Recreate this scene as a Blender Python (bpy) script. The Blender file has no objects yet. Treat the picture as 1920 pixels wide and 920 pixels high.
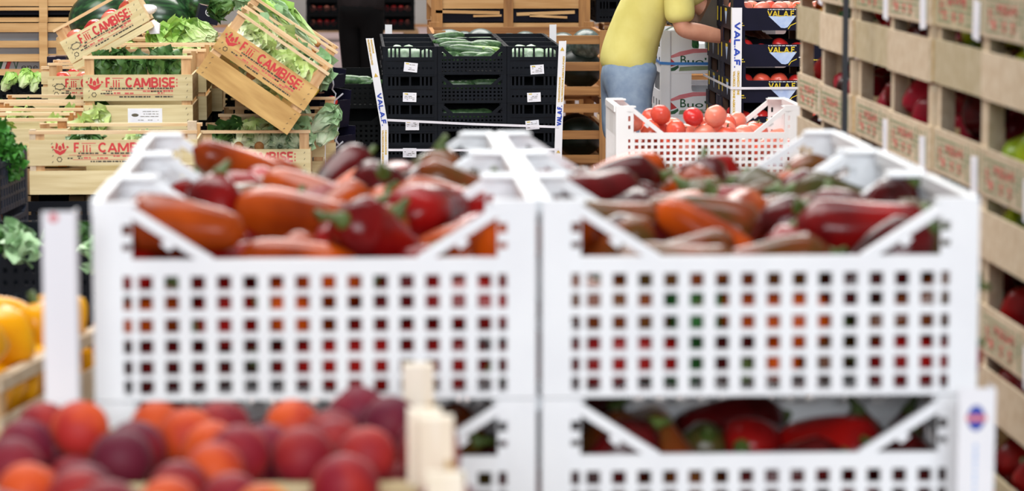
import bpy, math, random
import numpy as np
from mathutils import Vector, Matrix, Euler

# ------------------------------------------------------------------ camera, world, light
scene = bpy.context.scene
COL = scene.collection
F_PX, CX, CY = 5600.0, 960.0, 460.0
PITCH = math.atan(648.0 / F_PX)
YAW = math.atan(298.0 * math.cos(PITCH) / F_PX)
CAM_Z = 1.6
cam_data = bpy.data.cameras.new('camera')
cam_data.sensor_width = 36.0
cam_data.lens = F_PX / 1920.0 * 36.0
cam_data.clip_start = 0.1
cam_data.clip_end = 200.0
cam_data.dof.use_dof = True
cam_data.dof.focus_distance = 12.3
cam_data.dof.aperture_fstop = (cam_data.lens / 1000.0) / 0.0200
camera = bpy.data.objects.new('camera', cam_data)
camera.location = (0, 0, CAM_Z)
camera.rotation_euler = (math.pi / 2 - PITCH, 0, -YAW)
COL.objects.link(camera)
scene.camera = camera

world = bpy.data.worlds.new('world')
scene.world = world
world.use_nodes = True
wn = world.node_tree.nodes
wl = world.node_tree.links
bgn = wn['Background']
bgn.inputs['Strength'].default_value = 0.34
wtc = wn.new('ShaderNodeTexCoord'); wsep = wn.new('ShaderNodeSeparateXYZ'); wr = wn.new('ShaderNodeValToRGB')
wl.new(wtc.outputs['Generated'], wsep.inputs[0]); wl.new(wsep.outputs['Z'], wr.inputs[0])
wr.color_ramp.elements[0].position = 0.0; wr.color_ramp.elements[0].color = (0.62, 0.58, 0.52, 1)
wr.color_ramp.elements[1].position = 0.7; wr.color_ramp.elements[1].color = (1.0, 1.0, 1.0, 1)
wl.new(wr.outputs[0], bgn.inputs[0])

def area(name, loc, target, size, energy, color=(1, 1, 1), size_y=None):
    d = bpy.data.lights.new(name, 'AREA'); d.energy = energy; d.color = color
    d.shape = 'RECTANGLE'; d.size = size; d.size_y = size_y or size
    o = bpy.data.objects.new(name, d); o.location = loc
    o.rotation_euler = (Vector(target) - Vector(loc)).to_track_quat('-Z', 'Y').to_euler()
    COL.objects.link(o); return o
area('hall_door_daylight', (-0.2, -5.5, 3.8), (0.2, 7.0, 0.9), 5.5, 800, (0.89, 0.945, 1.0), 3.0)
area('skylight', (-1.8, 8.0, 6.2), (0.2, 9.5, 0.0), 6.0, 380, (1.0, 0.98, 0.95), 3.0)
area('mid_fill', (0.6, 5.4, 6.0), (0.3, 12.0, 0.7), 3.5, 190, (0.96, 0.98, 1.0), 2.5)  # unseen fill lamp, added to brighten front faces farther back
area('skylight_rear', (0.5, 17.0, 6.5), (0.3, 14.0, 0.5), 7.0, 800, (1.0, 0.97, 0.93), 4.0)
area('rear_daylight', (1.0, 33.0, 5.5), (1.0, 34.0, 0.0), 8.0, 620, (0.97, 0.97, 1.0), 6.0)

scene.view_settings.view_transform = 'Standard'
scene.view_settings.look = 'None'
scene.view_settings.gamma = 1.0
scene.view_settings.use_curve_mapping = False
scene.view_settings.exposure = 0.0

# ------------------------------------------------------------------ helpers
def at(px, py, Y):
    """World point at depth Y seen at photograph pixel (px, py)."""
    r = Vector((math.cos(YAW), -math.sin(YAW), 0))
    f = Vector((math.sin(YAW) * math.cos(PITCH), math.cos(YAW) * math.cos(PITCH), -math.sin(PITCH)))
    u = Vector((math.sin(YAW) * math.sin(PITCH), math.cos(YAW) * math.sin(PITCH), math.cos(PITCH)))
    d = f + (px - CX) / F_PX * r - (py - CY) / F_PX * u
    return Vector((d.x * Y / d.y, Y, CAM_Z + d.z * Y / d.y))

def S(h):
    h = h.lstrip('#')
    c = [int(h[i:i + 2], 16) / 255 for i in (0, 2, 4)]
    return tuple([x / 12.92 if x <= 0.04045 else ((x + 0.055) / 1.055) ** 2.4 for x in c] + [1.0])

def mat(name, c1, c2=None, rough=0.5, scale=(8, 8, 8), rnd=0.0, coat=0.0, detail=3, contrast=(0.35, 0.65),
        spec=0.5, bump=0.0, sheen=0.0, attr=None, wave=None, sss=0.0):
    m = bpy.data.materials.new(name); m.use_nodes = True
    N, L = m.node_tree.nodes, m.node_tree.links
    b = N['Principled BSDF']
    b.inputs['Roughness'].default_value = rough
    b.inputs['Specular IOR Level'].default_value = spec
    if coat:
        b.inputs['Coat Weight'].default_value = coat; b.inputs['Coat Roughness'].default_value = 0.12
    if sss:
        b.inputs['Subsurface Weight'].default_value = sss
        b.inputs['Subsurface Radius'].default_value = (0.02, 0.012, 0.008); b.inputs['Subsurface Scale'].default_value = 0.5
    if sheen:
        b.inputs['Sheen Weight'].default_value = sheen; b.inputs['Sheen Roughness'].default_value = 0.4
    c1 = S(c1); c2 = S(c2) if c2 else tuple([x * 0.86 for x in c1[:3]] + [1])
    tc = N.new('ShaderNodeTexCoord'); mp = N.new('ShaderNodeMapping'); mp.inputs['Scale'].default_value = scale
    L.new(tc.outputs['Object'], mp.inputs[0])
    oi = N.new('ShaderNodeObjectInfo')
    vm = N.new('ShaderNodeVectorMath'); vm.operation = 'ADD'
    ml = N.new('ShaderNodeMath'); ml.operation = 'MULTIPLY'; ml.inputs[1].default_value = 37.0
    L.new(oi.outputs['Random'], ml.inputs[0]); L.new(mp.outputs[0], vm.inputs[0]); L.new(ml.outputs[0], vm.inputs[1])
    nz = N.new('ShaderNodeTexNoise'); nz.inputs['Scale'].default_value = 1.0; nz.inputs['Detail'].default_value = detail
    L.new(vm.outputs[0], nz.inputs['Vector'])
    fac = nz.outputs['Fac']
    if wave:
        wv = N.new('ShaderNodeTexWave'); wv.inputs['Scale'].default_value = wave; wv.inputs['Distortion'].default_value = 6
        L.new(vm.outputs[0], wv.inputs['Vector']); fac = wv.outputs['Fac']
    rp = N.new('ShaderNodeValToRGB')
    rp.color_ramp.elements[0].position = contrast[0]; rp.color_ramp.elements[1].position = contrast[1]
    rp.color_ramp.elements[0].color = c1; rp.color_ramp.elements[1].color = c2
    L.new(fac, rp.inputs[0])
    out = rp.outputs[0]
    if attr:
        at_ = N.new('ShaderNodeAttribute'); at_.attribute_name = 'pigment'
        mx = N.new('ShaderNodeMix'); mx.data_type = 'RGBA'; mx.inputs[7].default_value = S(attr)
        L.new(at_.outputs['Fac'], mx.inputs[0]); L.new(out, mx.inputs[6]); out = mx.outputs[2]
    if rnd:
        hs = N.new('ShaderNodeHueSaturation')
        a = N.new('ShaderNodeMapRange'); a.inputs[3].default_value = 1 - rnd; a.inputs[4].default_value = 1 + rnd
        L.new(oi.outputs['Random'], a.inputs[0]); L.new(a.outputs[0], hs.inputs['Value'])
        L.new(out, hs.inputs['Color']); out = hs.outputs[0]
    L.new(out, b.inputs['Base Color'])
    if bump:
        bp = N.new('ShaderNodeBump'); bp.inputs['Strength'].default_value = bump; bp.inputs['Distance'].default_value = 0.004
        L.new(nz.outputs['Fac'], bp.inputs['Height']); L.new(bp.outputs[0], b.inputs['Normal'])
    return m

M = {}
M['white'] = mat('white_plastic', '#f1f1f0', '#e9e9e8', 0.38, (6, 6, 6))
M['white2'] = mat('white_crate_plastic', '#f4f6f8', '#eef0f3', 0.45, (9, 9, 9))
M['black'] = mat('black_plastic', '#0a0e15', '#0e131b', 0.55, (14, 14, 14), spec=0.14)
M['black2'] = mat('dark_plastic', '#060809', '#0a0d0f', 0.6, (14, 14, 14), spec=0.1)
M['navycrate'] = mat('dark_blue_plastic', '#141b2b', '#1c2536', 0.45, (14, 14, 14))
M['wood'] = mat('pale_crate_wood', '#dccda0', '#cab888', 0.65, (4, 60, 60), rnd=0.10, bump=0.15)
M['wood_y'] = mat('pale_crate_wood_along', '#dfc698', '#cbaa72', 0.65, (60, 4, 60), rnd=0.10, bump=0.15)
M['wood_z'] = mat('crate_post_wood', '#d3ae80', '#b98b5c', 0.65, (50, 50, 5), rnd=0.12)
M['wood_r'] = mat('crate_rail_wood', '#e6cba3', '#d2ac7c', 0.6, (4, 60, 60), rnd=0.08)
M['wood_gold'] = mat('golden_crate_wood', '#d8b06c', '#b98f50', 0.6, (5, 40, 26), rnd=0.06)
M['wood_pale'] = mat('bleached_crate_wood', '#d6c5aa', '#c6b092', 0.7, (40, 4, 40), rnd=0.10)
M['post_cream'] = mat('cream_post_wood', '#f7ecda', '#ecdcc2', 0.7, (40, 40, 5), rnd=0.03)
M['wood_grey'] = mat('greenish_crate_wood', '#c2b494', '#b4a480', 0.7, (40, 4, 40), rnd=0.06)
M['bin'] = mat('orange_bin_wood', '#b07f48', '#8f6134', 0.65, (3, 40, 40), rnd=0.12)
M['bin_z'] = mat('orange_bin_post', '#b9894f', '#95683a', 0.65, (40, 40, 4), rnd=0.08)
M['bin_pale'] = mat('pale_bin_wood', '#d4ae78', '#bd925b', 0.65, (3, 40, 40), rnd=0.08)
M['pallet'] = mat('pallet_wood', '#a98a63', '#8a6d4a', 0.8, (4, 30, 30), rnd=0.12)
M['card_w'] = mat('white_cardboard', '#f2f2f5', '#eaebf0', 0.6, (5, 5, 5))
M['card_n'] = mat('navy_cardboard', '#0e0e20', '#131328', 0.5, (6, 6, 6), spec=0.15)
M['card_d'] = mat('dark_cardboard', '#4a433b', '#575048', 0.5, (8, 8, 8))
M['card_in'] = mat('cardboard_inside', '#7a5a48', '#6c4e3e', 0.7, (8, 8, 8))
M['card_g'] = mat('grey_liner_card', '#aeb0b4', '#9fa1a6', 0.7, (3, 3, 3))
M['paper'] = mat('white_paper', '#f4f4f8', '#e8e9f2', 0.7, (20, 20, 20))
M['p_red'] = mat('red_ink', '#cc3a3a', '#c23336', 0.6)
M['p_redl'] = mat('worn_red_ink', '#d2605a', '#c85450', 0.6)
M['p_blk'] = mat('black_ink', '#3b342c', '#453d34', 0.6)
M['p_grey'] = mat('grey_ink', '#6c6453', '#5c5545', 0.6)
M['p_blue'] = mat('blue_ink', '#2448b8', '#1f3fa8', 0.6)
M['p_yel'] = mat('yellow_ink', '#e8cf30', '#d8bc28', 0.6)
M['p_gold'] = mat('gold_ink', '#d9b53c', '#c9a436', 0.6)
M['p_pale'] = mat('pale_blue_ink', '#c6d8f2', '#a9c0e8', 0.6, (30, 30, 30))
M['p_pink'] = mat('pink_ink', '#e08a90', '#d8757e', 0.6, (20, 60, 60))
M['p_green'] = mat('green_ink', '#8a9a78', '#7d8c66', 0.6, (20, 20, 20))
M['p_dgreen'] = mat('deep_green_ink', '#1f5a34', '#1a4c2c', 0.6)
M['p_white'] = mat('white_ink', '#e4e8ea', '#d8dcdf', 0.6)
M['strap'] = mat('white_strap', '#eceaf0', '#dcdae2', 0.35)
M['strap_b'] = mat('blue_strap', '#2a7fd0', '#2470bd', 0.35)
M['film'] = mat('plastic_film', '#c9ccd6', '#b4b8c6', 0.2)
M['stem'] = mat('pepper_stem', '#56692c', '#435422', 0.5, (30, 30, 30))
M['cut'] = mat('cut_stump', '#c58b52', '#a86d38', 0.7, (50, 50, 50))
PEP = {
 'orange': mat('orange_pepper', '#c4500f', '#7e2c0c', 0.22, (9, 9, 9), rnd=0.18, coat=0.0, spec=0.22),
 'red': mat('red_pepper', '#9c1310', '#5c0c0e', 0.22, (9, 9, 9), rnd=0.2, coat=0.0, spec=0.22),
 'dark': mat('dark_red_pepper', '#5a0d0f', '#2f0b09', 0.22, (16, 16, 16), rnd=0.2, coat=0.0, spec=0.22),
 'brown': mat('brown_green_pepper', '#4e3a18', '#7a3414', 0.22, (14, 14, 14), rnd=0.2, coat=0.0, spec=0.22),
 'olive': mat('olive_green_pepper', '#3c4420', '#54401c', 0.22, (14, 14, 14), rnd=0.2, coat=0.0, spec=0.22),
 'green': mat('green_pepper', '#2f6a30', '#245226', 0.22, (14, 14, 14), rnd=0.15, coat=0.0, spec=0.22),
 'yellow': mat('yellow_pepper', '#f5b312', '#e99a08', 0.22, (10, 10, 10), rnd=0.08, coat=0.0, spec=0.22),
 'lime': mat('yellow_green_pepper', '#b0b41c', '#7f9a1c', 0.22, (10, 10, 10), rnd=0.08, coat=0.0, spec=0.22),
 'crimson': mat('crimson_pepper', '#a81c30', '#8c1426', 0.22, (12, 12, 12), rnd=0.15, coat=0.0, spec=0.22)}
PEA = {
 'crimson': mat('crimson_peach', '#841626', '#ac2e22', 0.6, (16, 16, 16), rnd=0.14, contrast=(0.42, 0.75), spec=0.3, sheen=0.05),
 'plum': mat('plum_peach', '#6a1830', '#96222c', 0.6, (15, 15, 15), rnd=0.14, contrast=(0.40, 0.75), spec=0.3, sheen=0.05),
 'orange': mat('orange_peach', '#da5420', '#b02c28', 0.6, (15, 15, 15), rnd=0.1, contrast=(0.42, 0.66), spec=0.3, sheen=0.05),
 'golden': mat('golden_peach', '#ee922c', '#cc4420', 0.6, (14, 14, 14), rnd=0.08, contrast=(0.46, 0.68), spec=0.3, sheen=0.05)}
M['tom'] = mat('tomato_skin', '#e8684a', '#dc5040', 0.22, (9, 9, 9), rnd=0.12, coat=0.0, spec=0.45)
M['tom_d'] = mat('deep_red_tomato_skin', '#d4302c', '#bd2426', 0.2, (9, 9, 9), rnd=0.12, coat=0.0, spec=0.45)
M['tom_p'] = mat('pale_tomato_skin', '#f2957a', '#e87a66', 0.22, (9, 9, 9), rnd=0.1, coat=0.0, spec=0.45)
M['melon'] = mat('watermelon_rind', '#133018', '#2c5a2c', 0.28, (5, 60, 60), contrast=(0.42, 0.62), coat=0.2, detail=5)
M['melon_shade'] = mat('shaded_watermelon_rind', '#0a120d', '#14211a', 0.4, (5, 50, 50), spec=0.3)  # rind colour darkened to imitate the shade inside the slatted bins
M['melon_g'] = mat('dull_watermelon_rind', '#3f4c48', '#5a6a64', 0.35, (5, 50, 50), contrast=(0.4, 0.62), coat=0.2)
M['zuc'] = mat('zucchini_skin', '#3c5c3a', '#587a4e', 0.35, (60, 60, 60), rnd=0.2, contrast=(0.4, 0.6))
M['zuc_l'] = mat('light_zucchini_skin', '#6f9440', '#88ac54', 0.35, (60, 60, 60), rnd=0.1)
M['cab'] = mat('pale_vegetable', '#b9cdb8', '#8fb08c', 0.5, (30, 30, 30), rnd=0.15)
M['leaf'] = mat('lettuce_leaf', '#a8c462', '#cddd92', 0.5, (24, 24, 24), rnd=0.10, attr='#eef2d6')
M['leaf_b'] = mat('bright_lettuce_leaf', '#93c24e', '#b4dc70', 0.45, (24, 24, 24), rnd=0.10, attr='#dfeebb')
M['leaf_d'] = mat('dark_green_leaf', '#274d1e', '#3f6a2c', 0.5, (30, 30, 30), rnd=0.15, attr='#5d8440')
M['leaf_g'] = mat('grey_green_leaf', '#7fa873', '#a6c898', 0.5, (24, 24, 24), rnd=0.12, attr='#d6e4c6')
M['parsley'] = mat('parsley_leaf', '#2c6a22', '#43872c', 0.5, (60, 60, 60), attr='#5f9a3a')
M['skin'] = mat('skin', '#d79c80', '#cb8d72', 0.5, (20, 20, 20), sss=0.1)
M['polo'] = mat('yellow_polo_cloth', '#e6dc84', '#dcd074', 0.85, (9, 9, 9), bump=0.7)
M['denim'] = mat('washed_denim', '#93a5b9', '#7488a2', 0.85, (18, 18, 18), contrast=(0.3, 0.7), bump=0.2)
M['jet'] = mat('black_cloth', '#060607', '#09090a', 0.9, (10, 10, 10), spec=0.1)
M['jacket'] = mat('charcoal_cloth', '#211d1e', '#1a1718', 0.9, (10, 10, 10), spec=0.1)
M['hair'] = mat('brown_hair', '#2c2018', '#1d150f', 0.6, (80, 80, 20))
M['shoe'] = mat('dark_shoe', '#26262a', '#1d1d20', 0.6)
M['banana'] = mat('banana_skin', '#f0cf2c', '#e0b820', 0.5)
M['pole'] = mat('black_pole', '#1c222c', '#161b24', 0.4)
M['floor'] = mat('worn_floor', '#b39a98', '#a68b86', 0.35, (0.8, 0.8, 0.8), detail=6, contrast=(0.3, 0.7))
M['concrete'] = mat('concrete', '#a8a6a0', '#98958f', 0.85, (1.2, 1.2, 1.2), detail=6)
M['rust'] = mat('orange_cloth', '#e09828', '#c97f20', 0.8, (20, 20, 20))

def tag(o, label=None, cat=None, group=None, kind=None):
    if label: o['label'] = label
    if cat: o['category'] = cat
    if group: o['group'] = group
    if kind: o['kind'] = kind
    return o

def empty(name, loc=(0, 0, 0), rot=(0, 0, 0), label=None, cat=None, group=None, parent=None):
    o = bpy.data.objects.new(name, None); o.empty_display_size = 0.05
    COL.objects.link(o); o.location = loc; o.rotation_euler = rot
    if parent: o.parent = parent
    return tag(o, label, cat, group)

class MB:
    def __init__(s): s.v = []; s.f = []; s.sm = []
    def add(s, vs, fs, smooth=False):
        n = len(s.v); s.v += [tuple(v) for v in vs]
        s.f += [tuple(i + n for i in f) for f in fs]; s.sm += [smooth] * len(fs); return s
    def box(s, a, b, R=None, o=None):
        x0, y0, z0 = a; x1, y1, z1 = b
        vs = [(x0, y0, z0), (x1, y0, z0), (x1, y1, z0), (x0, y1, z0), (x0, y0, z1), (x1, y0, z1), (x1, y1, z1), (x0, y1, z1)]
        if R is not None:
            o = Vector(o if o is not None else ((x0 + x1) / 2, (y0 + y1) / 2, (z0 + z1) / 2))
            vs = [tuple(o + R @ (Vector(v) - o)) for v in vs]
        return s.add(vs, [(0, 3, 2, 1), (4, 5, 6, 7), (0, 1, 5, 4), (1, 2, 6, 5), (2, 3, 7, 6), (3, 0, 4, 7)])
    def prism(s, poly, y0, y1):
        """polygon in x,z (counter-clockwise seen from -y) extruded from y0 to y1"""
        n = len(poly)
        vs = [(x, y0, z) for x, z in poly] + [(x, y1, z) for x, z in poly]
        fs = [tuple(range(n)), tuple(range(2 * n - 1, n - 1, -1))]
        fs += [(i, i + n, (i + 1) % n + n, (i + 1) % n) for i in range(n)]
        return s.add(vs, fs)
    def bar(s, p, q, w, y0, y1):
        """slanted flat bar in the x,z plane"""
        p = Vector(p); q = Vector(q); d = (q - p).normalized(); nn = Vector((-d.y, d.x)) * w / 2
        return s.prism([p - nn, q - nn, q + nn, p + nn], y0, y1)
    def tube(s, pts, rad, seg=8, cap=True, ell=None, sq=1.0, smooth=True):
        pts = [Vector(p) for p in pts]; n = len(pts); rings = []
        up = Vector((0, 0, 1)); vs = []
        for i, p in enumerate(pts):
            t = (pts[min(i + 1, n - 1)] - pts[max(i - 1, 0)]).normalized()
            a = t.cross(up)
            if a.length < 1e-3: a = t.cross(Vector((0, 1, 0)))
            a.normalize(); b = a.cross(t)
            r = rad[i] if isinstance(rad, (list, tuple)) else rad
            for k in range(seg):
                th = 2 * math.pi * k / seg
                rr = r * (ell(th, i / (n - 1)) if ell else 1)
                vs.append(p + a * math.cos(th) * rr + b * math.sin(th) * rr * sq)
        fs = []
        for i in range(n - 1):
            for k in range(seg):
                k2 = (k + 1) % seg
                fs.append((i * seg + k, i * seg + k2, (i + 1) * seg + k2, (i + 1) * seg + k))
        if cap:
            fs.append(tuple(range(seg - 1, -1, -1))); fs.append(tuple((n - 1) * seg + k for k in range(seg)))
        return s.add(vs, fs, smooth)
    def ball(s, c, r, seg=14, rings=9, fn=None):
        c = Vector(c); vs = []; rx, ry, rz = r if isinstance(r, (tuple, list)) else (r, r, r)
        for i in range(rings + 1):
            ph = math.pi * i / rings
            for k in range(seg):
                th = 2 * math.pi * k / seg
                m = fn(th, ph) if fn else 1
                vs.append((c.x + rx * m * math.sin(ph) * math.cos(th), c.y + ry * m * math.sin(ph) * math.sin(th), c.z + rz * math.cos(ph) * (fn(th, ph) if fn else 1)))
        fs = []
        for i in range(rings):
            for k in range(seg):
                k2 = (k + 1) % seg
                a, b, cc, d = i * seg + k, (i + 1) * seg + k, (i + 1) * seg + k2, i * seg + k2
                fs.append((a, b, cc, d))
        return s.add(vs, fs, True)
    def mesh(s, name, m, weld=False):
        me = bpy.data.meshes.new(name); me.from_pydata(s.v, [], s.f); me.materials.append(m)
        me.polygons.foreach_set('use_smooth', s.sm)
        if weld:
            import bmesh
            bm = bmesh.new(); bm.from_mesh(me); bmesh.ops.remove_doubles(bm, verts=bm.verts, dist=1e-6)
            bmesh.ops.dissolve_degenerate(bm, edges=bm.edges, dist=1e-7); bm.to_mesh(me); bm.free()
        me.update(); return me
    def build(s, name, m, parent=None, weld=False):
        o = bpy.data.objects.new(name, s.mesh(name, m, weld)); COL.objects.link(o)
        if parent: o.parent = parent
        return o

def put(name, me, parent=None, loc=(0, 0, 0), rot=(0, 0, 0)):
    o = bpy.data.objects.new(name, me); COL.objects.link(o); o.location = loc; o.rotation_euler = rot
    if parent: o.parent = parent
    return o

def copy_tree(o, parent=None):
    c = o.copy(); COL.objects.link(c)
    if parent: c.parent = parent
    for ch in list(o.children): copy_tree(ch, c)
    return c

def place(src, loc, rot=(0, 0, 0), label=None, group=None, scale=None):
    c = copy_tree(src); c.location = loc; c.rotation_euler = rot
    if scale: c.scale = scale
    if label: c['label'] = label
    if group: c['group'] = group
    elif 'group' in c: del c['group']
    return c

def remove_tree(o):
    for ch in list(o.children): remove_tree(ch)
    bpy.data.objects.remove(o, do_unlink=True)

_txt = {}
def text_mesh(s, w, h, m, spacing=1.0, weight=0.0):
    """lettering on the x,z plane facing -y, scaled to w x h, origin at its lower left"""
    key = (s, round(w, 5), round(h, 5), m.name, weight)
    if key in _txt: return _txt[key]
    cu = bpy.data.curves.new('lettering', 'FONT'); cu.body = s; cu.size = 1.0; cu.extrude = 0.0; cu.space_character = spacing
    cu.offset = weight; cu.resolution_u = 3
    o = bpy.data.objects.new('lettering', cu); COL.objects.link(o)
    bpy.context.view_layer.update()
    dg = bpy.context.evaluated_depsgraph_get()
    me = bpy.data.meshes.new_from_object(o.evaluated_get(dg))
    bpy.data.objects.remove(o); bpy.data.curves.remove(cu)
    xs = [v.co.x for v in me.vertices]; ys = [v.co.y for v in me.vertices]
    x0, x1, y0, y1 = min(xs), max(xs), min(ys), max(ys)
    for v in me.vertices:
        v.co = Vector(((v.co.x - x0) / (x1 - x0) * w, 0, (v.co.y - y0) / (y1 - y0) * h))
    me.materials.clear(); me.materials.append(m); _txt[key] = me
    return me

def _arc(cx, cy, rx, ry, a0, a1, n=7):
    return [(cx + rx * math.cos(math.radians(a0 + (a1 - a0) * i / n)), cy + ry * math.sin(math.radians(a0 + (a1 - a0) * i / n))) for i in range(n + 1)]
BLOCK = {'C': (.62, [_arc(.31, .5, .24, .43, 48, 312, 10)]), 'A': (.68, [[(.07, 0), (.34, .95)], [(.34, .95), (.61, 0)], [(.18, .3), (.50, .3)]]),
    'M': (.80, [[(.09, 0), (.09, .96)], [(.11, .95), (.40, .15)], [(.40, .15), (.69, .95)], [(.71, .96), (.71, 0)]]),
    'B': (.62, [[(.10, 0), (.10, 1)], [(.10, .93), (.32, .93)] + _arc(.32, .725, .18, .205, 90, -90, 6) + [(.10, .52)], [(.32, .52)] + _arc(.34, .295, .20, .225, 90, -90, 6) + [(.10, .07)]]),
    'I': (.26, [[(.13, 0), (.13, 1)]]), 'S': (.60, [_arc(.30, .72, .21, .21, 25, 250, 8) + _arc(.30, .28, .22, .21, 70, -155, 8)]),
    'E': (.54, [[(.10, 0), (.10, 1)], [(.10, .93), (.50, .93)], [(.10, .51), (.46, .51)], [(.10, .07), (.50, .07)]]),
    'F': (.50, [[(.10, 0), (.10, 1)], [(.10, .93), (.48, .93)], [(.10, .50), (.43, .50)]]), 'V': (.68, [[(.07, 1), (.34, .06)], [(.34, .06), (.61, 1)]]),
    'L': (.50, [[(.10, 0), (.10, 1)], [(.10, .07), (.48, .07)]]), '.': (.22, [[(.11, 0), (.11, .17)]]),
    'l': (.25, [[(.12, 0), (.12, 1)]]), 'i': (.25, [[(.12, 0), (.12, .68)], [(.12, .84), (.12, 1)]])}
def block(name, s, w, h, m, parent, loc, rot=(0, 0, 0), heavy=.16):
    """bold condensed capitals drawn with straight strokes"""
    key = ('block', s, round(w, 5), round(h, 5), m.name, heavy)
    if key not in _txt:
        mb = MB(); tot = sum(BLOCK[c][0] for c in s); x = 0; sx = w / tot; k = 0
        for c in s:
            for line in BLOCK[c][1]:
                for p, q in zip(line, line[1:]):
                    a = Vector(((x + p[0]) * sx, p[1] * h)); b = Vector(((x + q[0]) * sx, q[1] * h)); d = (b - a).normalized(); k += 1
                    e = .25 * heavy * h if len(line) > 2 else 0
                    mb.bar(a - d * e, b + d * e, heavy * (h if abs(d.x) > abs(d.y) else min(h, sx * 1.15)), -.0004 - .00002 * (k % 5), 0)
            x += BLOCK[c][0]
        _txt[key] = mb.mesh('block_lettering', m)
    return put(name, _txt[key], parent, loc, rot)

def text(name, s, w, h, m, parent, loc, rot=(0, 0, 0), spacing=1.0, weight=0.0):
    return put(name, text_mesh(s, w, h, m, spacing, weight), parent, loc, rot)

def dashes(mb, x0, x1, z, h, y, rng, fill=0.8):
    """a line of unreadable small print"""
    x = x0
    while x < x1:
        w = rng.uniform(0.004, 0.016)
        if rng.random() < fill: mb.box((x, y, z), (min(x + w, x1), y + 0.0004, z + h))
        x += w + rng.uniform(0.0015, 0.004)

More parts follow.
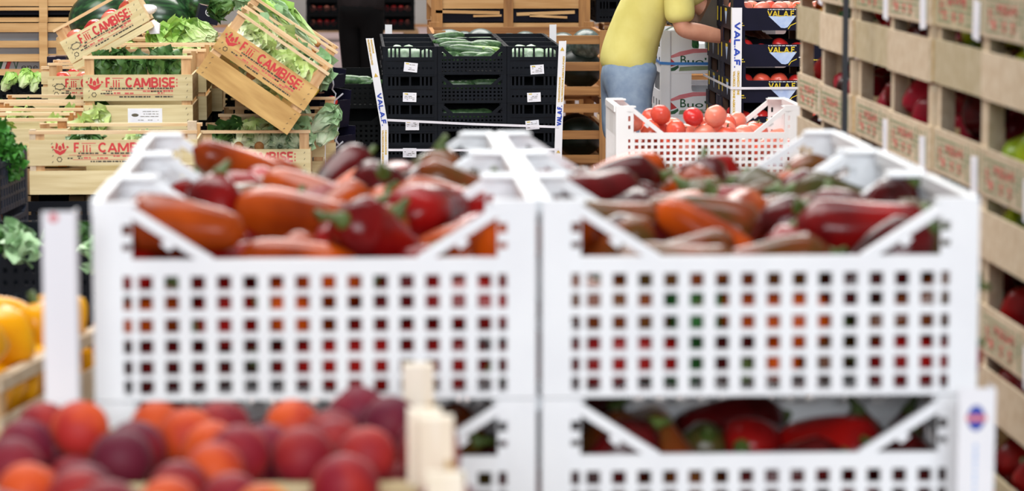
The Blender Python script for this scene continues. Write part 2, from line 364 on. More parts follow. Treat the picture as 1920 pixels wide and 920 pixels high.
# ------------------------------------------------------------------ settled piles (centre in mm, axis in 1/100), worked out beforehand
PK = {"pepper3":[[-191,-67,45,97,23,-11],0,0,[276,-91,44,0,100,-9],0,0,[-67,-92,45,21,97,-10],0,0,0,[36,-143,43,-100,0,-3],0,0,0,0,[-189,-139,43,100,7,-7],0,0,0,0,0,[161,-127,64,-88,31,36],0,0,0,[-8,-115,97,78,54,-32],[111,-142,140,-71,-12,-69],[-208,-114,111,-74,-67,-5],[-106,-111,106,77,62,12],0,0,0,0,0,[-79,57,145,84,28,-47],0,0,[205,72,171,-54,-83,-14],0,0,0,0,[225,-141,117,-99,-13,7],[-238,-97,175,5,-99,-16],0,[-25,-30,168,-6,-97,25],[-7,-140,168,-99,5,16],0,[171,-36,173,-78,56,-26],[-164,86,207,-30,-30,-91],[-123,-96,174,76,62,18],0,[64,-3,172,-52,47,-71],[162,115,215,54,84,-1],[-202,13,177,74,5,67],[51,-74,159,44,-31,-84],0,[89,-111,207,66,62,-41],[56,66,179,66,-31,-69],[-189,-141,227,100,0,-8],[263,-112,177,-24,60,-76],[-42,49,215,83,-56,0]],
"pepper4":[0,0,0,0,0,[59,-99,46,-31,-95,-11],0,[230,-30,45,-88,47,-1],0,0,0,0,0,[226,-139,47,100,7,3],0,[127,-100,44,-33,-94,-4],0,[-190,-141,44,99,-15,-4],0,[-27,-95,64,-13,92,36],0,[-131,-91,43,-83,55,-6],0,[226,-142,120,-96,-11,-27],0,0,0,[233,-78,94,-83,-17,-53],0,0,[33,-141,104,-99,3,13],0,[-85,-87,105,-7,99,-15],0,0,[-121,129,164,91,33,-26],[127,-88,119,98,-16,7],0,[172,-142,172,-83,-9,-56],[73,99,179,-17,74,-65],0,[210,-72,174,-94,28,-20],0,0,[276,135,179,0,82,-57],[-27,178,189,-98,1,18],[-105,-44,159,66,-63,42],[30,-131,175,-99,-10,-10],[-189,178,199,100,0,10],0,[-207,-25,151,66,-6,75],[-198,-142,121,-93,-12,34],[113,178,156,-40,0,-92],[217,178,195,-71,0,-71],[-23,102,167,-81,17,56],[37,-24,151,-54,65,-54],[-121,-118,167,80,-58,16],[168,65,203,63,-74,-23],[160,-18,216,99,-10,9],[-240,30,188,-11,-94,31]],
"pepper5":[0,0,0,0,0,0,0,0,0,0,0,[276,53,164,0,34,-94],[115,-60,149,-67,-48,56],[90,7,159,-26,44,-86],0,0,0,[214,-41,149,-9,-75,-66],[27,113,149,31,-70,-65],0,[235,109,196,-79,-27,55],[-77,-21,149,-49,-57,-67],0,[199,178,200,96,0,-27],[224,-140,190,100,6,-7],0,0,0,[-131,105,189,-53,85,-4],[1,-126,180,71,32,63],[-12,68,190,-77,53,36],[-181,-141,194,-95,-13,-29],[-239,-4,142,3,-86,-51],[-9,-50,188,-85,-50,-17],[80,136,203,-24,81,-53],[190,-76,206,99,-1,-15]],
"pepper6":[0,0,0,0,0,0,0,0,0,0,0,0,0,[50,178,150,74,0,-67],0,0,0,0,0,[-104,165,179,99,10,-13],0,[-124,-75,178,-93,37,5],0,[183,49,169,-96,7,28],[225,178,190,98,0,-17],0,0,0,[82,113,149,71,26,-66],[-72,-24,187,-91,42,-4],[-162,-141,182,-92,5,-39],[225,105,195,98,-9,-20],[48,-38,185,-41,-91,8],0,[125,-91,185,6,99,-10],[-198,-94,226,83,53,20]],
"pepper7":[0,0,0,0,0,0,0,0,0,0,0,0,0,[-149,-33,181,71,-69,15],[50,-88,182,-61,-76,-22],0,[-127,178,187,-100,0,-7],0,0,[124,-141,181,-96,-14,-22],0,0,[226,178,182,97,0,-23],[112,79,179,-34,-94,-1],[-177,75,147,45,-64,-62],[-160,-115,183,-86,52,-5],[276,-36,152,0,79,61],0,[28,28,195,-56,-66,-50],0,[-138,93,208,-82,-37,43],[-52,-46,173,-70,60,40],[204,60,166,5,14,-99]],
"pepper8":[0,0,0,0,0,0,0,0,0,0,0,[67,-142,147,85,-5,52],[-132,-142,151,80,-6,60],0,0,0,0,[-6,-96,185,-35,91,-21],[264,-112,150,-23,-70,-67],[125,47,147,-74,-27,-62],[235,19,149,-78,-26,56],[46,69,179,89,46,5],[42,-44,173,3,-69,-73],0,[47,142,182,-93,-33,-13],[-199,80,184,-90,43,1],[251,134,185,49,85,-18],[-238,-112,162,6,59,80],[155,-65,177,82,-52,-25],[-75,150,187,-83,-54,-13],0,[-189,174,176,100,7,-5],[-125,-83,191,-95,-20,-25]],
"pepper9":[[224,-144,46,-100,-8,2],0,0,0,0,0,0,0,0,[93,-102,45,42,-90,-9],0,0,[222,49,83,-57,3,-82],0,[-239,178,91,-14,0,-99],0,0,0,0,0,0,0,0,[242,139,113,-65,-75,16],0,0,0,0,[-153,134,102,-32,-85,-42],0,[65,-140,104,-100,5,3],[221,-107,110,90,21,-38],[172,32,159,-67,-67,-31],0,0,[-239,69,178,-14,-96,-25],0,0,[21,122,151,29,94,17],[148,-65,174,-90,35,-24],[276,-95,156,0,92,39],0,[44,15,162,89,45,8],[98,-119,167,83,-52,20],[-91,-105,145,-69,-63,-36],[-88,-7,137,11,-84,-54]],
"pepper10":[0,0,0,[225,-141,45,-99,-14,-4],0,0,0,[-190,-142,44,99,-12,-9],0,0,0,[175,-66,81,-33,-50,-80],0,0,[-184,-27,100,96,-14,-25],0,[-207,-111,106,-77,61,-17],[-32,-141,47,99,4,-14],0,[71,-141,72,-85,4,52],0,[-1,-35,106,51,-86,8],[128,-116,111,-84,52,13],[251,-79,85,-47,9,-88],0,[206,178,91,8,0,-100],0,0,[276,177,91,0,2,-100],[-205,-141,174,-81,-14,-58],0,[-202,34,142,-81,17,-56],[235,-142,139,80,-6,-59],0,0,[128,-38,165,-56,83,-6],[-133,30,105,-77,56,-31],[-59,-83,86,-48,6,-88],[241,9,109,-26,-63,-73],[-144,-80,131,50,-54,-68],[-61,80,125,-19,75,-63],[27,59,152,33,93,-17],[-92,-117,159,-45,51,74],[-218,104,130,-54,-16,-83],[46,-141,160,-98,-1,-20],[-214,177,150,-61,-2,-79],[12,161,168,-94,-33,-9],[-123,126,154,7,-99,8]],
"peach25":[0,[-133,176,45],0,[-19,-2,45],[-146,-73,45],0,[-179,119,45],0,[-250,27,45],0,[-250,176,45],[255,-138,45],[-184,-9,45],[108,-138,45],[-35,-138,45],0,0,0,[-109,-10,45],[288,-72,45],[-204,-84,90],[288,101,45],0,0,0,[288,176,45],[-96,112,45],[-11,89,45],0,0,[-144,54,45],0,[-250,101,45],[-250,-47,45],0,0,0,0,[252,-7,45],0,[140,-71,45],0,[-3,43,103],[245,100,106],[204,176,106],[94,-70,103],[86,176,45],[-47,126,99],[66,-138,113],[214,-138,111],[-139,99,104],[123,138,97],[-203,63,89],[-192,176,91],[177,-50,106],[288,-31,106],[-62,-25,101],[28,-25,98],[288,-138,111],[172,47,96],[-72,-116,106],[288,41,88],[34,113,99],[140,-138,111]],
"peach22":[0,[288,176,45],[77,-66,45],[252,38,45],[-130,-138,45],0,[38,-2,45],[141,-28,45],[166,-138,45],[288,102,45],[214,176,45],[288,-55,45],[16,-76,86],[65,101,45],0,[214,102,45],[-127,-10,45],0,[-167,-73,45],[93,-138,45],[-65,31,45],[139,101,45],[140,176,45],[19,-138,45],[216,-26,45],[-18,-138,109],0,0,0,[133,-88,89],0,[288,-138,45],0,[-204,-138,45],[-250,-80,45],0,[-196,-24,92],0,[-8,111,100],[227,-98,45],[-167,-116,106],0,[-250,124,95],[-250,-6,45],0,[-92,-74,45],[-29,-35,45],[-242,32,109],[-110,32,104],[-74,-33,104],[-250,-138,103],[90,-15,98],[177,138,98],[177,37,45],[52,50,98],[211,-138,105],[288,-2,97],[-172,73,106],[-117,131,92],[-93,-138,109],[28,176,109],[-15,14,99]],
"yellow":[[300,-155,55],[-255,-155,55],0,[-255,39,55],0,0,0,0,0,[-210,200,55],0,0,0,0,0,[-169,-155,55],0,0,[-185,-12,55],0,0,0,0,0,[90,-155,55],[121,77,128],0,0,0,[-255,-66,55],0,0,0,[238,-155,120],[300,137,159],0,[-192,-75,117],0,0,[-188,56,112],0,[-255,200,132],[32,79,129],0,0,0,[-255,-155,143],[-77,200,133],0,0,[132,-155,133],0,[188,31,165],0,0,[232,-88,177],[-255,-77,187],[-167,-155,144],[-79,-155,144],[9,-155,144],[75,32,191],[78,130,187],[-255,126,55],0,0,[76,-155,203],[-54,59,112],0,[-122,-82,172],[181,-155,207],0,[-255,106,142],[191,200,198],[-49,-8,170],[-122,114,132],[-123,-155,222],[-255,-12,126],[300,-30,183],0,[-45,121,176],[-213,160,200],[133,-75,190],[-185,-1,181],[-255,-155,232]],
"wall2_3":[[-74,-159,55],0,0,0,0,0,0,0,0,0,0,0,0,0,0,0,0,0,0,0,0,0,[207,-159,184],0,0,0,0,0,0,0,0,0,0,0,[121,-142,202],0,0,0,0,0,0,[105,218,129],0,[-162,-159,143],0,0,0,0,0,0,0,[-79,-159,199],[150,95,200],[-47,72,179],0,[-162,218,180],0,0,[8,-128,204],[-162,-159,231],0,[68,62,187],[207,-70,189],[37,146,177]],
"wall3_3":[0,0,0,0,0,0,0,0,[-75,-159,55],0,0,0,0,0,0,0,0,0,0,0,0,0,0,0,0,0,0,0,0,0,0,0,0,0,0,0,0,0,0,0,[-9,8,178],0,0,0,0,0,0,0,0,0,0,0,0,[2,-159,210],0,0,0,0,[-73,66,202],[7,-70,224],0,0,[-162,14,209],[-85,-159,189]],
"wall0_3":[0,0,0,[207,218,55],[-34,-159,55],[142,69,55],0,0,0,[207,-6,55],0,0,0,0,0,0,[207,129,55],0,[122,157,55],0,[130,218,117],[-162,-159,55],0,0,[207,-95,55],[153,-89,125],0,0,0,[58,156,118],[129,-10,93],0,0,0,0,[-100,-159,118],0,[207,-159,117],[207,-22,143],[10,-159,132],0,[139,116,132],[-162,-159,187],[207,62,113],[63,41,126],0,[207,106,190],[-83,108,184],0,[207,175,132],[7,-95,201],[-55,-159,194],[65,218,180],[-162,147,199],[-88,-23,177],0,[97,-94,194],[71,104,189],[0,43,189],[-162,45,209],[-73,218,177],[142,35,169],[207,-110,192],0],
"wall1_3":[[-74,-159,55],0,0,0,0,0,0,[30,-159,55],0,0,[-162,-159,55],0,0,0,0,0,0,[207,-159,55],0,0,[-162,-159,143],[-22,-159,128],0,0,[-162,-31,134],0,0,0,0,0,0,0,0,[-84,15,133],0,0,0,0,0,[-11,67,132],[-160,-144,231],0,0,[-90,109,129],0,0,[75,-159,133],[-162,59,132],0,0],
"wall4_3":[[36,-159,55],0,0,0,0,0,0,0,0,0,[-51,-159,55],0,0,0,0,0,0,0,0,0,0,0,0,0,0,0,0,0,0,0,0,0,0,0,0,0,0,0,0,0,0,0,0,0,[-107,-159,121],0,0,[118,-83,191],0,0,0,[2,-81,199],0,0,0,[-74,-159,204],0,0,0,0,[116,-159,144],[-162,-159,190],[45,-159,197],[53,25,190]],
"wall5_3":[0,0,0,0,0,0,0,[-12,-159,55],0,0,0,0,0,0,[-162,-159,55],0,0,0,0,0,0,0,0,0,0,0,[-74,-159,130],0,0,0,0,0,0,0,0,0,0,0,0,0,0,0,0,0,0,0,0,0,[189,-159,201],0,0,0,[-162,-83,189],0,0,0,0,[207,-26,209],0,[31,-59,191],[139,-79,185],[-108,-159,213],[-19,-159,201],0],
"wall5_4":[0,0,0,0,0,0,0,0,0,0,0,[73,-159,55],0,0,0,[-162,-159,55],0,[-16,-159,55],0,0,0,0,0,0,0,0,0,0,0,0,[-90,-159,105],0,0,[109,-159,169],0,0,0,0,0,[-47,-159,182],0,0,0,0,0,0,0,0,[207,-159,145],[-162,-159,201],[-162,54,193],[-8,-83,160],[-162,173,220],0,[35,-159,220],0],
"wall4_4":[0,0,0,0,0,0,0,0,0,0,0,0,[-162,-159,55],0,0,0,0,0,0,0,0,0,[-65,-159,55],0,0,0,0,0,0,[207,-159,55],0,0,0,0,0,0,[207,-159,144],0,0,0,[-86,-159,190],[-19,-159,132],0,0,0,0,[56,218,180],0,[-53,55,187],0,[134,-132,186],0,[-26,-50,201],0,0,[138,-42,186]],
"wall3_4":[[-111,-159,55],0,0,0,0,0,0,0,0,0,0,0,0,0,0,0,0,0,[-24,-159,55],0,[207,-159,55],0,0,0,0,0,0,0,0,0,0,0,0,0,0,[-162,-159,126],0,0,0,0,0,0,[-90,-55,182],0,0,[44,-26,183],0,[-162,-2,209],[75,-159,203],[-65,217,203],0,[-162,-106,198],[-16,-110,197],0,0,0],
"wall2_4":[0,0,0,0,0,[-162,-159,55],0,0,0,0,0,0,[-73,-159,55],0,0,0,0,0,0,0,[207,-159,55],0,0,[140,-159,142],0,0,0,0,0,0,0,0,0,0,0,0,0,0,0,0,[55,-159,119],0,0,0,0,0,0,[-75,-159,144],[-162,66,200],[-88,-86,193],0,[-162,-159,162],[-74,56,190],[74,-102,184],0,[-12,-39,196]],
"wall1_4":[0,0,0,0,0,0,0,0,0,0,0,0,0,0,0,[174,-159,55],0,[-140,-159,55],0,0,0,0,0,0,0,0,0,[-76,-159,118],0,0,0,0,0,0,0,0,0,0,0,0,0,0,0,[29,-159,132],[207,-159,137],[156,-159,210],[-33,-152,196],0,[-162,108,181],[14,-32,185],0,0,[207,-48,202],0,0,0],
"wall0_4":[0,0,0,0,[119,128,55],0,0,[-162,-159,55],0,[207,-39,55],0,[163,174,120],[11,-159,55],0,0,0,0,[207,48,55],0,[-76,-159,55],0,[128,8,55],0,0,0,[207,-159,55],[60,-6,109],0,[-71,110,126],[55,-159,132],0,0,0,[207,-98,120],0,[-35,-159,133],[207,218,55],0,[207,5,133],[-162,-159,145],[62,122,123],[207,133,55],0,[-10,174,128],[107,163,188],[-95,167,190],[144,-159,131],[-162,107,194],[165,-54,186],0,[10,-159,209],[207,94,135],[125,59,127],[68,218,129],[43,-75,206],[-162,18,206]],
"wall0_2":[0,[207,-33,55],[146,31,55],0,0,0,[207,-159,55],0,[207,95,55],[207,218,55],0,0,[143,156,55],0,[163,-96,98],[-55,-159,55],0,0,0,[34,-159,55],[-162,-159,55],0,0,0,0,0,0,0,[207,-159,144],[-162,111,132],[207,31,118],[-162,218,118],0,[-162,-4,142],[-107,-159,125],[143,94,119],[-58,-85,135],0,[117,-25,117],[207,-48,158],[144,30,181],[36,-61,129],[-143,-72,197],[-162,-159,194],[-71,88,148],[6,130,163],0,[79,-148,133],[-138,59,200],[-30,-2,145],[143,218,117],[207,156,120],[56,17,167],[89,210,188],[14,218,140],[-162,174,196]],
"wall0_1":[0,0,[207,128,55],[207,-159,55],0,[-68,-159,55],0,0,[118,218,55],[118,-159,55],[-162,-159,55],[207,16,55],0,0,0,[65,22,55],[21,-159,55],0,0,[139,69,55],[207,-73,55],0,[143,-96,113],[-101,160,116],0,[207,218,55],[-114,-159,130],[-71,-83,142],[9,107,128],0,[200,73,124],0,[-25,-159,132],0,[207,161,138],[6,16,130],0,[-162,93,133],[-162,3,132],[207,-30,132],[70,-159,130],[58,182,131],[89,68,128],[-162,218,145],[-162,-159,205],[17,-82,126],[-84,-2,174],[-6,-38,200],[207,-159,145],[-162,-85,132],[85,-25,129],[-74,79,140],[-24,218,129],[139,218,143],[25,-159,206],[147,20,174]],
"wall1_2":[0,[-162,-159,55],0,0,0,[16,-159,55],0,0,0,0,0,0,0,0,0,0,0,0,0,0,0,0,0,0,0,[207,-89,143],0,0,0,0,0,[-162,-159,144],0,0,0,0,0,0,0,0,[-162,-87,196],[26,218,133],[17,-159,201],[-162,147,176],0,[-18,141,120],0,0,[-76,-17,142],0,[65,-76,161],[-75,-159,170],[-63,218,134],[52,144,176],0,[-12,38,172]],
"wall0_0":[0,[-54,-159,55],[207,-70,55],[207,19,55],0,0,0,0,[207,218,55],0,[207,-159,55],[33,-159,55],[117,218,55],0,0,[-162,-159,55],0,0,0,0,[141,15,116],0,[-11,-159,132],0,0,[-162,130,128],0,0,0,[-162,-159,190],[79,-47,129],[141,152,110],[163,-115,119],[25,165,127],[-29,94,127],[-162,-9,155],0,[76,82,122],[-28,150,197],[78,-159,134],0,[207,129,55],[-84,175,132],[-162,218,143],[-162,-159,279],[25,-94,182],[207,75,125],[-90,-8,105],[-98,-70,171],[-65,-159,203],[207,-159,183],[207,-40,139],[16,17,132],[-109,64,152],[-162,218,232],[141,97,181]],
"tomatoes":[0,[275,-105,48],0,0,0,0,0,0,0,[275,37,48],[81,-142,48],[35,-87,48],0,[-98,-142,48],0,0,[150,-142,48],0,0,0,[-26,-142,48],0,0,0,0,0,0,0,0,[-169,-142,48],0,0,[-104,-24,48],0,[-63,-142,108],0,[121,-142,112],0,0,0,0,0,0,0,0,0,[219,-142,48],[197,37,107],0,0,0,0,[-239,-142,48],[-170,-1,48],[73,-88,108],0,0,[213,-70,48],[-239,-142,119],[-134,-142,108],0,0,0,0,[-14,-87,100],0,0,[-182,-142,160],0,[-62,-85,151],0,[135,178,171],0,[-21,-28,163],[28,-142,92],[-78,78,93],[-190,-99,102],[268,-142,108],[-101,-142,169],0,0,0,0,[64,-142,154],[-8,-142,152],[26,-80,160],[-239,-142,202],[-113,12,108],0,[160,-86,91],0,[190,96,148],[275,178,120],0,0,[-148,-119,218],0,[275,-70,110],0,[-100,-26,166],[27,-142,214],0,[-165,14,161],0,0,[-45,-142,213],[126,-71,152],[-8,129,147],[13,62,163],[73,-23,162],0,[158,-7,146],[95,119,170],[-148,-79,158],[196,-142,116],0,[-154,122,185],[86,47,171]]}
def pack(key, shapes, box, seed, steps=170, iters=4):
    """resting places of the pieces of a pile: (index, centre, axis)"""
    return [(i, Vector(q[:3]) / 1000.0, Vector(q[3:]).normalized() if len(q) > 3 else Vector((1, 0, 0))) for i, q in enumerate(PK[key]) if q]
PRUNE = []

def axis_rot(d, roll):
    q = Vector((1, 0, 0)).rotation_difference(Vector(d))
    return (q.to_matrix() @ Matrix.Rotation(roll, 3, 'X')).to_euler()
# ------------------------------------------------------------------ the hall
o = MB().box((-14, -3, -0.1), (14, 40, 0)).build('floor', M['floor']); tag(o, kind='structure')
o = MB().box((-14, 38.0, 0), (14, 38.4, 6.0)).build('wall_back', M['concrete']); tag(o, kind='structure')
o = MB().box((-14, 37.96, 0), (14, 38.0, 0.03)).build('trim_1', M['bin']); tag(o, kind='structure')

# ------------------------------------------------------------------ builders: moulded plastic crates
def hole_grid(mb, x0, x1, z0, z1, cols, rows, y0, y1):
    """panel x0..x1, z0..z1 with holes at cols (xa, xb) x rows (za, zb), as bars"""
    e = x0
    for xa, xb in cols:
        mb.box((e, y0, z0), (xa, y1, z1)); e = xb
    mb.box((e, y0, z0), (x1, y1, z1))
    for xa, xb in cols:
        z = z0
        for za, zb in rows:
            if za > z: mb.box((xa, y0 + 0.001, z), (xb, y1 - 0.001, za))
            z = zb
        if z1 > z: mb.box((xa, y0 + 0.001, z), (xb, y1 - 0.001, z1))

def dip_wall(W, H, rail, post, col, n, frac, rows, t, diag, cw=0.014):
    """long side of a stacking crate: raised corners, slanted braces, low middle rail over a grid of square holes.
    Local x 0..W, z 0..H, outer face at y=0, thickness t."""
    mb = MB()
    mb.box((0, 0, 0), (post, t, H)); mb.box((W - post, 0, 0), (W, t, H))
    a = post; b = W - post
    c0 = post + col; c1 = W - post - col
    pitch = (c1 - c0) / n; hw = pitch * frac
    cols = [(c0 + pitch * (i + 0.5) - hw / 2, c0 + pitch * (i + 0.5) + hw / 2) for i in range(n)]
    side = [(post + col * 0.22, post + col * 0.22 + hw * 0.62)]
    side2 = [(W - s1, W - s0) for s0, s1 in side]
    top = rows[-1][1]
    hole_grid(mb, a, c0, 0, rail, side, rows, 0, t * 0.8)
    hole_grid(mb, c1, b, 0, rail, side2, rows, 0, t * 0.8)
    hole_grid(mb, c0, c1, 0, top, cols, rows, 0, t * 0.8)
    mb.box((c0, -0.001, top), (c1, t, rail))
    dh = (H - 0.02 - rail) / 2
    r2 = [(rail + 0.012, rail + dh * 0.72), (rail + dh + 0.004, rail + dh + dh * 0.62)]
    hole_grid(mb, a, c0, rail, H - 0.018, side, r2, 0, t * 0.8)
    hole_grid(mb, c1, b, rail, H - 0.018, side2, r2, 0, t * 0.8)
    mb.box((a, -0.001, H - 0.018), (c0, t * 1.6, H)); mb.box((c1, -0.001, H - 0.018), (b, t * 1.6, H))
    for s in (0, 1):
        fx = (lambda x: x) if s == 0 else (lambda x: W - x)
        p = (fx(c0 - 0.004), H - 0.012); q = (fx(c0 + diag), rail - 0.004)
        mb.bar(p, q, cw, -0.0005, t * 1.3)
        k = (fx(c0 + diag * 0.40), H - 0.012 - (H - rail) * 0.52)
        mb.bar((k[0], k[1]), (k[0] + (0.012 if s == 0 else -0.012), k[1] - 0.010), 0.012, 0.002, t)
    return mb

def end_wall(W, H, post, n, frac, rows, t):
    """short side: grid below, a plain band with grip holes above"""
    mb = MB()
    mb.box((0, 0, 0), (post, t, H)); mb.box((W - post, 0, 0), (W, t, H))
    pitch = (W - 2 * post) / n; hw = pitch * frac
    cols = [(post + pitch * (i + 0.5) - hw / 2, post + pitch * (i + 0.5) + hw / 2) for i in range(n)]
    top = rows[-1][1]
    hole_grid(mb, post, W - post, 0, top + 0.01, cols, rows, 0, t * 0.8)
    small = [(c0 + hw * 0.15, c0 + hw * 0.7) for c0, c1 in cols if True][::2]
    mid = [c for c in small if c[0] > W * 0.32 and c[1] < W * 0.68]
    small = [c for c in small if c not in mid]
    zz = top + 0.01
    hole_grid(mb, post, W - post, zz, H - 0.02, small, [(zz + (H - zz) * 0.40, zz + (H - zz) * 0.62)], 0, t * 0.8)
    mb.box((post, -0.004, H - 0.02), (W - post, t * 1.5, H))
    return mb

def plastic_crate(name, m, W, D, H, rail, rows, n, nend, frac, post, col, diag, t, label, cat, solid=False):
    root = empty(name, label=label, cat=cat)
    fw = dip_wall(W, H, rail, post, col, n, frac, rows, t, diag)
    me = fw.mesh('long_wall', m)
    put('front_wall', me, root, (-W / 2, -D / 2, 0))
    if solid: MB().box((-W / 2, D / 2 - t, 0), (W / 2, D / 2, H)).build('back_wall', m, root)
    else: put('back_wall', me, root, (W / 2, D / 2, 0), (0, 0, math.pi))
    ew = end_wall(D - 0.002, H - 0.001, post * 0.8, nend, frac, rows, t).mesh('end_wall', m)
    put('end_wall', ew, root, (W / 2 + 0.0002, -D / 2 + 0.001, 0), (0, 0, math.pi / 2))
    put('end_wall', ew, root, (-W / 2 - 0.0002, D / 2 - 0.001, 0), (0, 0, -math.pi / 2))
    bp = MB()
    k = 9
    for i in range(k):
        x = -W / 2 + t + (W - 2 * t) * i / k
        bp.box((x, -D / 2 + t, 0.002), (x + (W - 2 * t) / k * 0.72, D / 2 - t, 0.007))
    for y in (-D / 4, 0, D / 4): bp.box((-W / 2 + t, y - 0.01, 0.0005), (W / 2 - t, y + 0.01, 0.006))
    bp.build('base_panel', m, root)
    for sx in (-1, 1):
        for sy in (-1, 1):
            x = sx * (W / 2 - t); y = sy * (D / 2 - t * 0.6); g = post + col * 0.9
            MB().box((min(x, x - sx * g), min(y, y - sy * g * .5), H - .006), (max(x, x - sx * g), max(y, y - sy * g * .5), H - .002)).build('corner_gusset', m, root)
    return root

def simple_rows(z0, z1, n, frac):
    p = (z1 - z0) / n
    return [(z0 + p * (i + 0.5) - p * frac / 2, z0 + p * (i + 0.5) + p * frac / 2) for i in range(n)]

# ------------------------------------------------------------------ builders: wooden crates
def wooden_crate(name, W, D, H, planks, label, cat='crate', rail=0.012, post=0.03, pm=None, pz=None, rm=None, back=True,
                 end_planks=None, group=None):
    """origin at the middle of the base; front faces -y. planks: [(z0, z1)] low to high, the last one is printed."""
    pm = pm or M['wood']; pz = pz or M['wood_z']; rm = rm or M['wood_r']
    t = 0.006
    root = empty(name, label=label, cat=cat, group=group)
    for sx in (-1, 1):
        for sy in (-1, 1):
            x = sx * (W / 2 - t); y = sy * (D / 2 - t)
            c = [(x, y), (x - sx * post, y), (x, y - sy * post)]
            if sx * sy < 0: c = [c[0], c[2], c[1]]
            vs = [(p[0], p[1], 0.004) for p in c] + [(p[0], p[1], H - 0.001) for p in c]
            MB().add(vs, [(0, 2, 1), (3, 4, 5), (0, 1, 4, 3), (1, 2, 5, 4), (2, 0, 3, 5)]).build('corner_post', pz, root)
    fp = []
    for (z0, z1) in planks:
        p = MB().box((-W / 2, -D / 2, z0), (W / 2, -D / 2 + t, z1)).build('front_plank', pm, root); fp.append(p)
        if back: MB().box((-W / 2, D / 2 - t, z0), (W / 2, D / 2, z1)).build('back_plank', pm, root)
    for (z0, z1) in (end_planks or planks):
        for sx in (-1, 1):
            xa = sx * W / 2; xb = sx * (W / 2 - t)
            MB().box((min(xa, xb), -D / 2 + t, z0 + 0.002), (max(xa, xb), D / 2 - t, z1 - 0.002)).build('end_plank', M['wood_y'], root)
    if rail:
        for sy in (-1, 1):
            ya = sy * D / 2; yb = sy * (D / 2 - 0.022)
            MB().box((-W / 2, min(ya, yb), H - rail), (W / 2, max(ya, yb), H)).build('top_rail', rm, root)
    b = MB()
    for i in range(4):
        y0 = -D / 2 + t + (D - 2 * t) * i / 4
        b.box((-W / 2 + t, y0 + 0.003, 0.004), (W / 2 - t, y0 + (D - 2 * t) / 4 - 0.003, 0.009))
    b.build('base_board', pm, root)
    root['fp'] = [p.name for p in fp]
    return root, fp

def nails(pl, W, D, z0, z1, rng):
    mb = MB()
    for sx in (-1, 1):
        for k in range(4):
            z = z0 + (z1 - z0) * (0.14 + 0.24 * k); x = sx * (W / 2 - 0.018 - rng.uniform(0, 0.006))
            mb.bar((x - 0.002, z - 0.003), (x + 0.002, z + 0.003), 0.0016, -D / 2 - 0.0008, -D / 2)
    mb.build('staple', M['p_blk'], pl)

def red_crest(mb, cx, cz, s, y):
    """flame-like crest: three points over a bowl of leaves"""
    def P(pts): mb.prism([(cx + a * s, cz + b * s) for a, b in pts], y - 0.0006, y)
    P([(-.5, .05), (-.2, -.08), (0, .02), (.2, -.08), (.5, .05), (.34, -.3), (0, -.46), (-.34, -.3)][::1] if False else [(-.5, .02), (-.3, -.3), (0, -.46), (.3, -.3), (.5, .02), (.18, -.1), (0, -.2), (-.18, -.1)])
    P([(-.34, .02), (-.2, -.04), (-.12, .3), (-.26, .46)])
    P([(.2, -.04), (.34, .02), (.26, .46), (.12, .3)])
    P([(-.1, -.12), (.1, -.12), (.13, .12), (0, .24), (-.13, .12)])
    P([(-.62, .1), (-.5, .02), (-.42, .14), (-.52, .2)]); P([(.5, .02), (.62, .1), (.52, .2), (.42, .14)])

